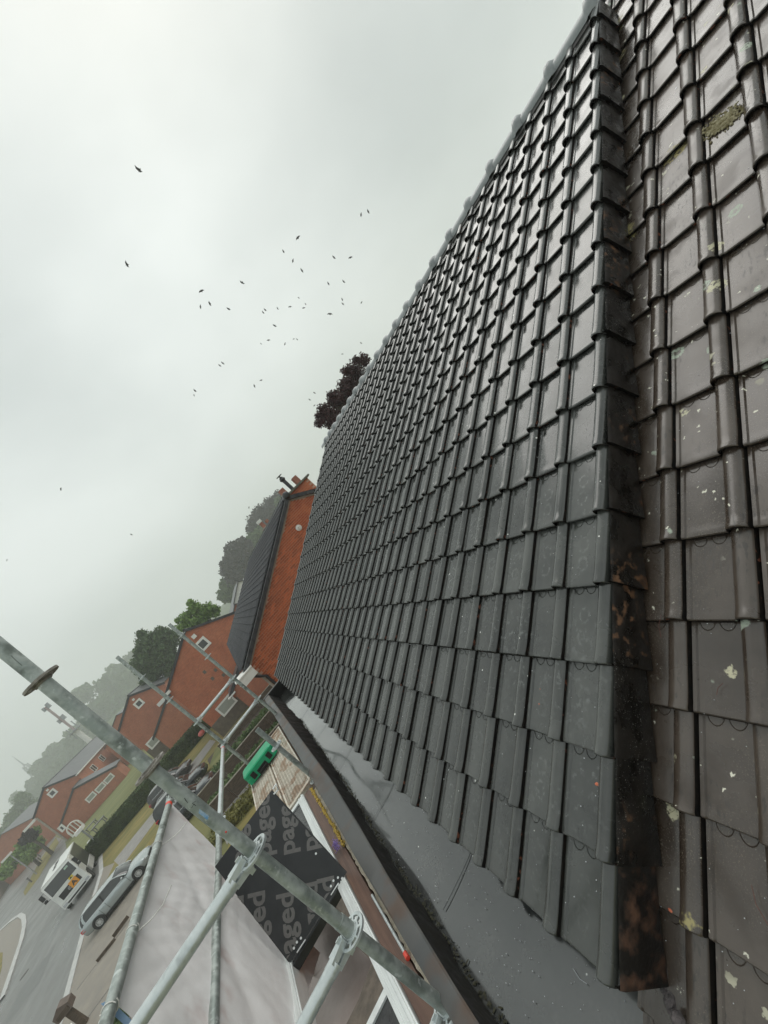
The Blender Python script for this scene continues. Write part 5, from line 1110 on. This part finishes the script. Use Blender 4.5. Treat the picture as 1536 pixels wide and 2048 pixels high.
# truck: local +x forward
M_wp=mat('white_vehicle_paint',(.74,.76,.73),(.80,.82,.79),scale=1.5,rough=.3,coat=.4)
M_or=mat('orange_plate',(.80,.33,.02),rough=.5); M_yel=mat('yellow_plate',(.75,.6,.05),rough=.5)
M_dkside=mat('dark_green_grey_panel',(.05,.052,.042),(.075,.078,.062),scale=1,rough=.35)
tk=thing('white_truck','white truck with an orange plate on its front, standing on the road','truck',(-23.45,50.1,GZ),None,math.atan2(-.97,.25))
def tb(name,x0,x1,y0,y1,z0,z1,m,par=None,tp=0):
    q=MB(); 
    if tp: # taper at the top front
        q.prism([(x0,y0,z0),(x1,y0,z0),(x1,y0,z0+(z1-z0)*.45),(x1-tp,y0,z1),(x0,y0,z1)],(0,y1-y0,0))
    else: q.box(x0,x1,y0,y1,z0,z1)
    return obj(name,q,m,par or tk,local=True)
tb('cab',-1.9,0,-1.22,1.22,.95,3.0,M_wp,tp=.30); tb('roof_fairing',-1.9,-.30,-1.15,1.15,3.0,3.12,M_wp)
q=MB(); q.prism([(-.012,-1.08,1.90),(.004,-1.08,1.90),(.004,-1.08,1.93),(-.262,-1.08,2.86),(-.30,-1.08,2.86)],(0,2.16,0)); obj('windscreen',q,M_cglass,tk,local=True)
tb('grille',-.0,.02,-.85,.85,1.0,1.55,M_trim); tb('bumper',-.4,.10,-1.22,1.22,.40,.80,M_wp); tb('bumper_opening',.10,.112,-.8,.8,.48,.62,M_trim); tb('step_panel',-.3,.05,-1.22,1.22,.82,.96,M_wp)
for sg in (-1,1):
    tb('headlight',.10,.125,sg*.98-.17,sg*.98+.17,.52,.72,M_lampc); tb('side_window',-1.2,-.45,sg*1.225-.006,sg*1.225+.006,1.95,2.7,M_cglass)
    q=MB(); q.path([(-.1,sg*1.22,2.7),(.12,sg*1.42,2.7),(.12,sg*1.45,2.0),(-.1,sg*1.22,1.9)],.025,6); obj('mirror_arm',q,M_trim,tk,local=True,smooth=True)
    tb('mirror',.05,.2,sg*1.46-.13,sg*1.46+.13,2.25,2.75,M_trim); tb('mirror',.05,.2,sg*1.46-.12,sg*1.46+.12,1.95,2.18,M_trim)
    for wx in (-1.1,-5.1): q=MB(); q.tube((wx,sg*1.0,.5),(wx,sg*1.24,.5),.5,24); obj('wheel',q,M_tyre,tk,local=True,smooth=40)
    tb('wheel_arch',-1.7,-.5,sg*1.225-.01,sg*1.225+.01,.5,1.1,M_trim)
tb('chassis',-7.4,-.3,-.8,.8,.55,.95,M_trim); box_=tb('cargo_box',-7.2,-2.05,-1.22,1.22,1.0,3.10,M_wp)
tb('side_panel',-7.1,-2.1,1.221,1.235,1.05,3.0,M_dkside,box_); tb('side_panel',-7.1,-2.1,-1.235,-1.221,1.05,3.0,M_dkside,box_)
tb('under_panel',-6.8,-2.2,1.05,1.30,.45,1.02,M_conc,tk)
tb('orange_plate',.021,.035,.02,.66,1.02,1.62,M_or); tb('yellow_plate',.021,.035,.28,.62,1.68,1.90,M_yel)
def tt(txt,y,z,size,par=tk,x=.037):
    o=text_at(txt,V((0,0,0))+world_off(par),V((0,1,0)),V((0,0,1)),size,M_ink,par,'lettering',bold=.02)
    o.location=(x,y,z); return o
tt('A',.17,1.14,.52); tt('A',.37,1.72,.2)
q=MB(); n=20; q.grid([[V((.03,-.05+rr*math.cos(2*PI*k/n),1.28+rr*math.sin(2*PI*k/n))) for k in range(n)] for rr in (.11,.14)],0,True)
for k in range(3): a_=PI/2+2*PI*k/3; q.bar((.03,-.05,1.28),(.03,-.05+.12*math.cos(a_),1.28+.12*math.sin(a_)),.02,.02,up=(1,0,0))
obj('badge',q,M_chrome,tk,local=True)
tb('screen_sticker',-.20,-.185,.55,.85,2.45,2.75,mat('pale_green_sticker',(.45,.62,.52),rough=.5))
q=MB()
for k in range(11):
    x=-6.6+k*.36; pts=[(x+random.uniform(-.2,.25),-.5+.09*j+random.uniform(-.04,.04),3.106) for j in range(5)]; q.path(pts,.018,4)
obj('roof_marks',q,M_ink,tk,local=True)
# ------------------------------------------------------------------ birds
M_bird=mat('dark_feathers',(.03,.03,.03),(.06,.06,.06),scale=5,rough=.8)
BL=[(203,103,1.5),(140,588,1.5),(1013,450,1.25),(940,520,1),(988,568,1),(1035,618,1),(1199,550,1),(1282,551,1.1),(728,678,1.3),(520,722,1.2),(563,787,1.1),(515,803,1),(660,814,1.1),(847,819,.9),(836,832,.9),(910,811,.7),(973,803,.9),(1018,757,.6),(1053,789,.7),(1043,809,.8),(1170,684,1),(1249,674,.9),(1241,766,.8),(1244,788,.9),(1339,781,.8),(1178,840,1.4),(895,899,1),(863,974,.9),(825,992,.6),(947,993,.8),(992,968,.7),(1010,970,.7),(1337,333,.9),(1374,315,.9),(629,1091,1),(614,1103,1),(487,1232,.9),(482,1256,.7),(825,1179,.8),(791,1208,.9),(1337,988,.7),(1241,1045,.6),(1098,1243,.8),(1074,1278,.8),(1098,1308,.7)]
spec={0:'largest bird, alone high at the upper left of the flock',1:'large bird alone at the left, below the topmost one',2:'bird with spread wings at the top centre of the flock',25:'bird with raised V shaped wings at the right of the flock',8:'bird with spread wings left of the dense part of the flock',32:'left bird of the pair near the roof ridge, top right',33:'right bird of the pair near the roof ridge, top right'}
BL2=[(200+x/2.56,300+y/2.56,s) for x,y,s in BL]+[(122,978,.9),(263,1069,.6),(14,1120,.5),(498,1015,.7)]
for k,(px,py,s) in enumerate(BL2):
    d=nrm(ray(px,py))*random.uniform(36,46); span=.20*s; a=random.uniform(0,2*PI); up_=random.uniform(.05,.6) if k!=25 else 1.3
    wv=(RT*math.cos(a*.35)+V((0,0,1))*math.sin(a*.35)).normalized() if k not in (25,) else RT; wv=V((wv.x,wv.y,wv.z)).normalized(); bd=wv.cross(nrm(d)).normalized(); upv=bd.cross(wv).normalized()
    lb=spec.get(k,'small dark bird in the scattered flock against the grey sky') ; t=thing('flying_bird',lb,'bird',d,'flock of dark birds circling in the sky')
    q=MB(); q.path([-bd*.09*s,-bd*.05*s,bd*.0,bd*.05*s,bd*.10*s],[.005,.017*s,.023*s,.016*s,.005],6); q.v=[tuple(V(p)) for p in q.v]; o=obj('bird_body',q,M_bird,t,smooth=True,local=True)
    for sg in (-1,1):
        q=MB(); up2=wv.cross(bd)*up_; A=[bd*.06*s,bd*-.05*s,wv*sg*span*.5+up2*.10*s-bd*.02*s,wv*sg*span*.5+up2*.10*s+bd*.06*s]; tip=wv*sg*span+up2*.16*s-bd*.03*s
        nn=wv.cross(bd)*.006; q.prism([A[0],A[3],tip,A[2],A[1]],nn); obj('wing',q,M_bird,t,local=True)
# ------------------------------------------------------------------ mist
hm=bpy.data.materials.new('mist'); hm.use_nodes=True; n,l=hm.node_tree.nodes,hm.node_tree.links; n.clear(); ou=n.new('ShaderNodeOutputMaterial'); pv=n.new('ShaderNodeVolumePrincipled'); pv.inputs['Color'].default_value=(.93,.97,.95,1); pv.inputs['Density'].default_value=HAZE; pv.inputs['Anisotropy'].default_value=.2; l.new(pv.outputs[0],ou.inputs['Volume'])
b=MB(); b.box(-900,420,-25,920,GZ-1,130); o=obj('haze',b,hm); stuff(o)
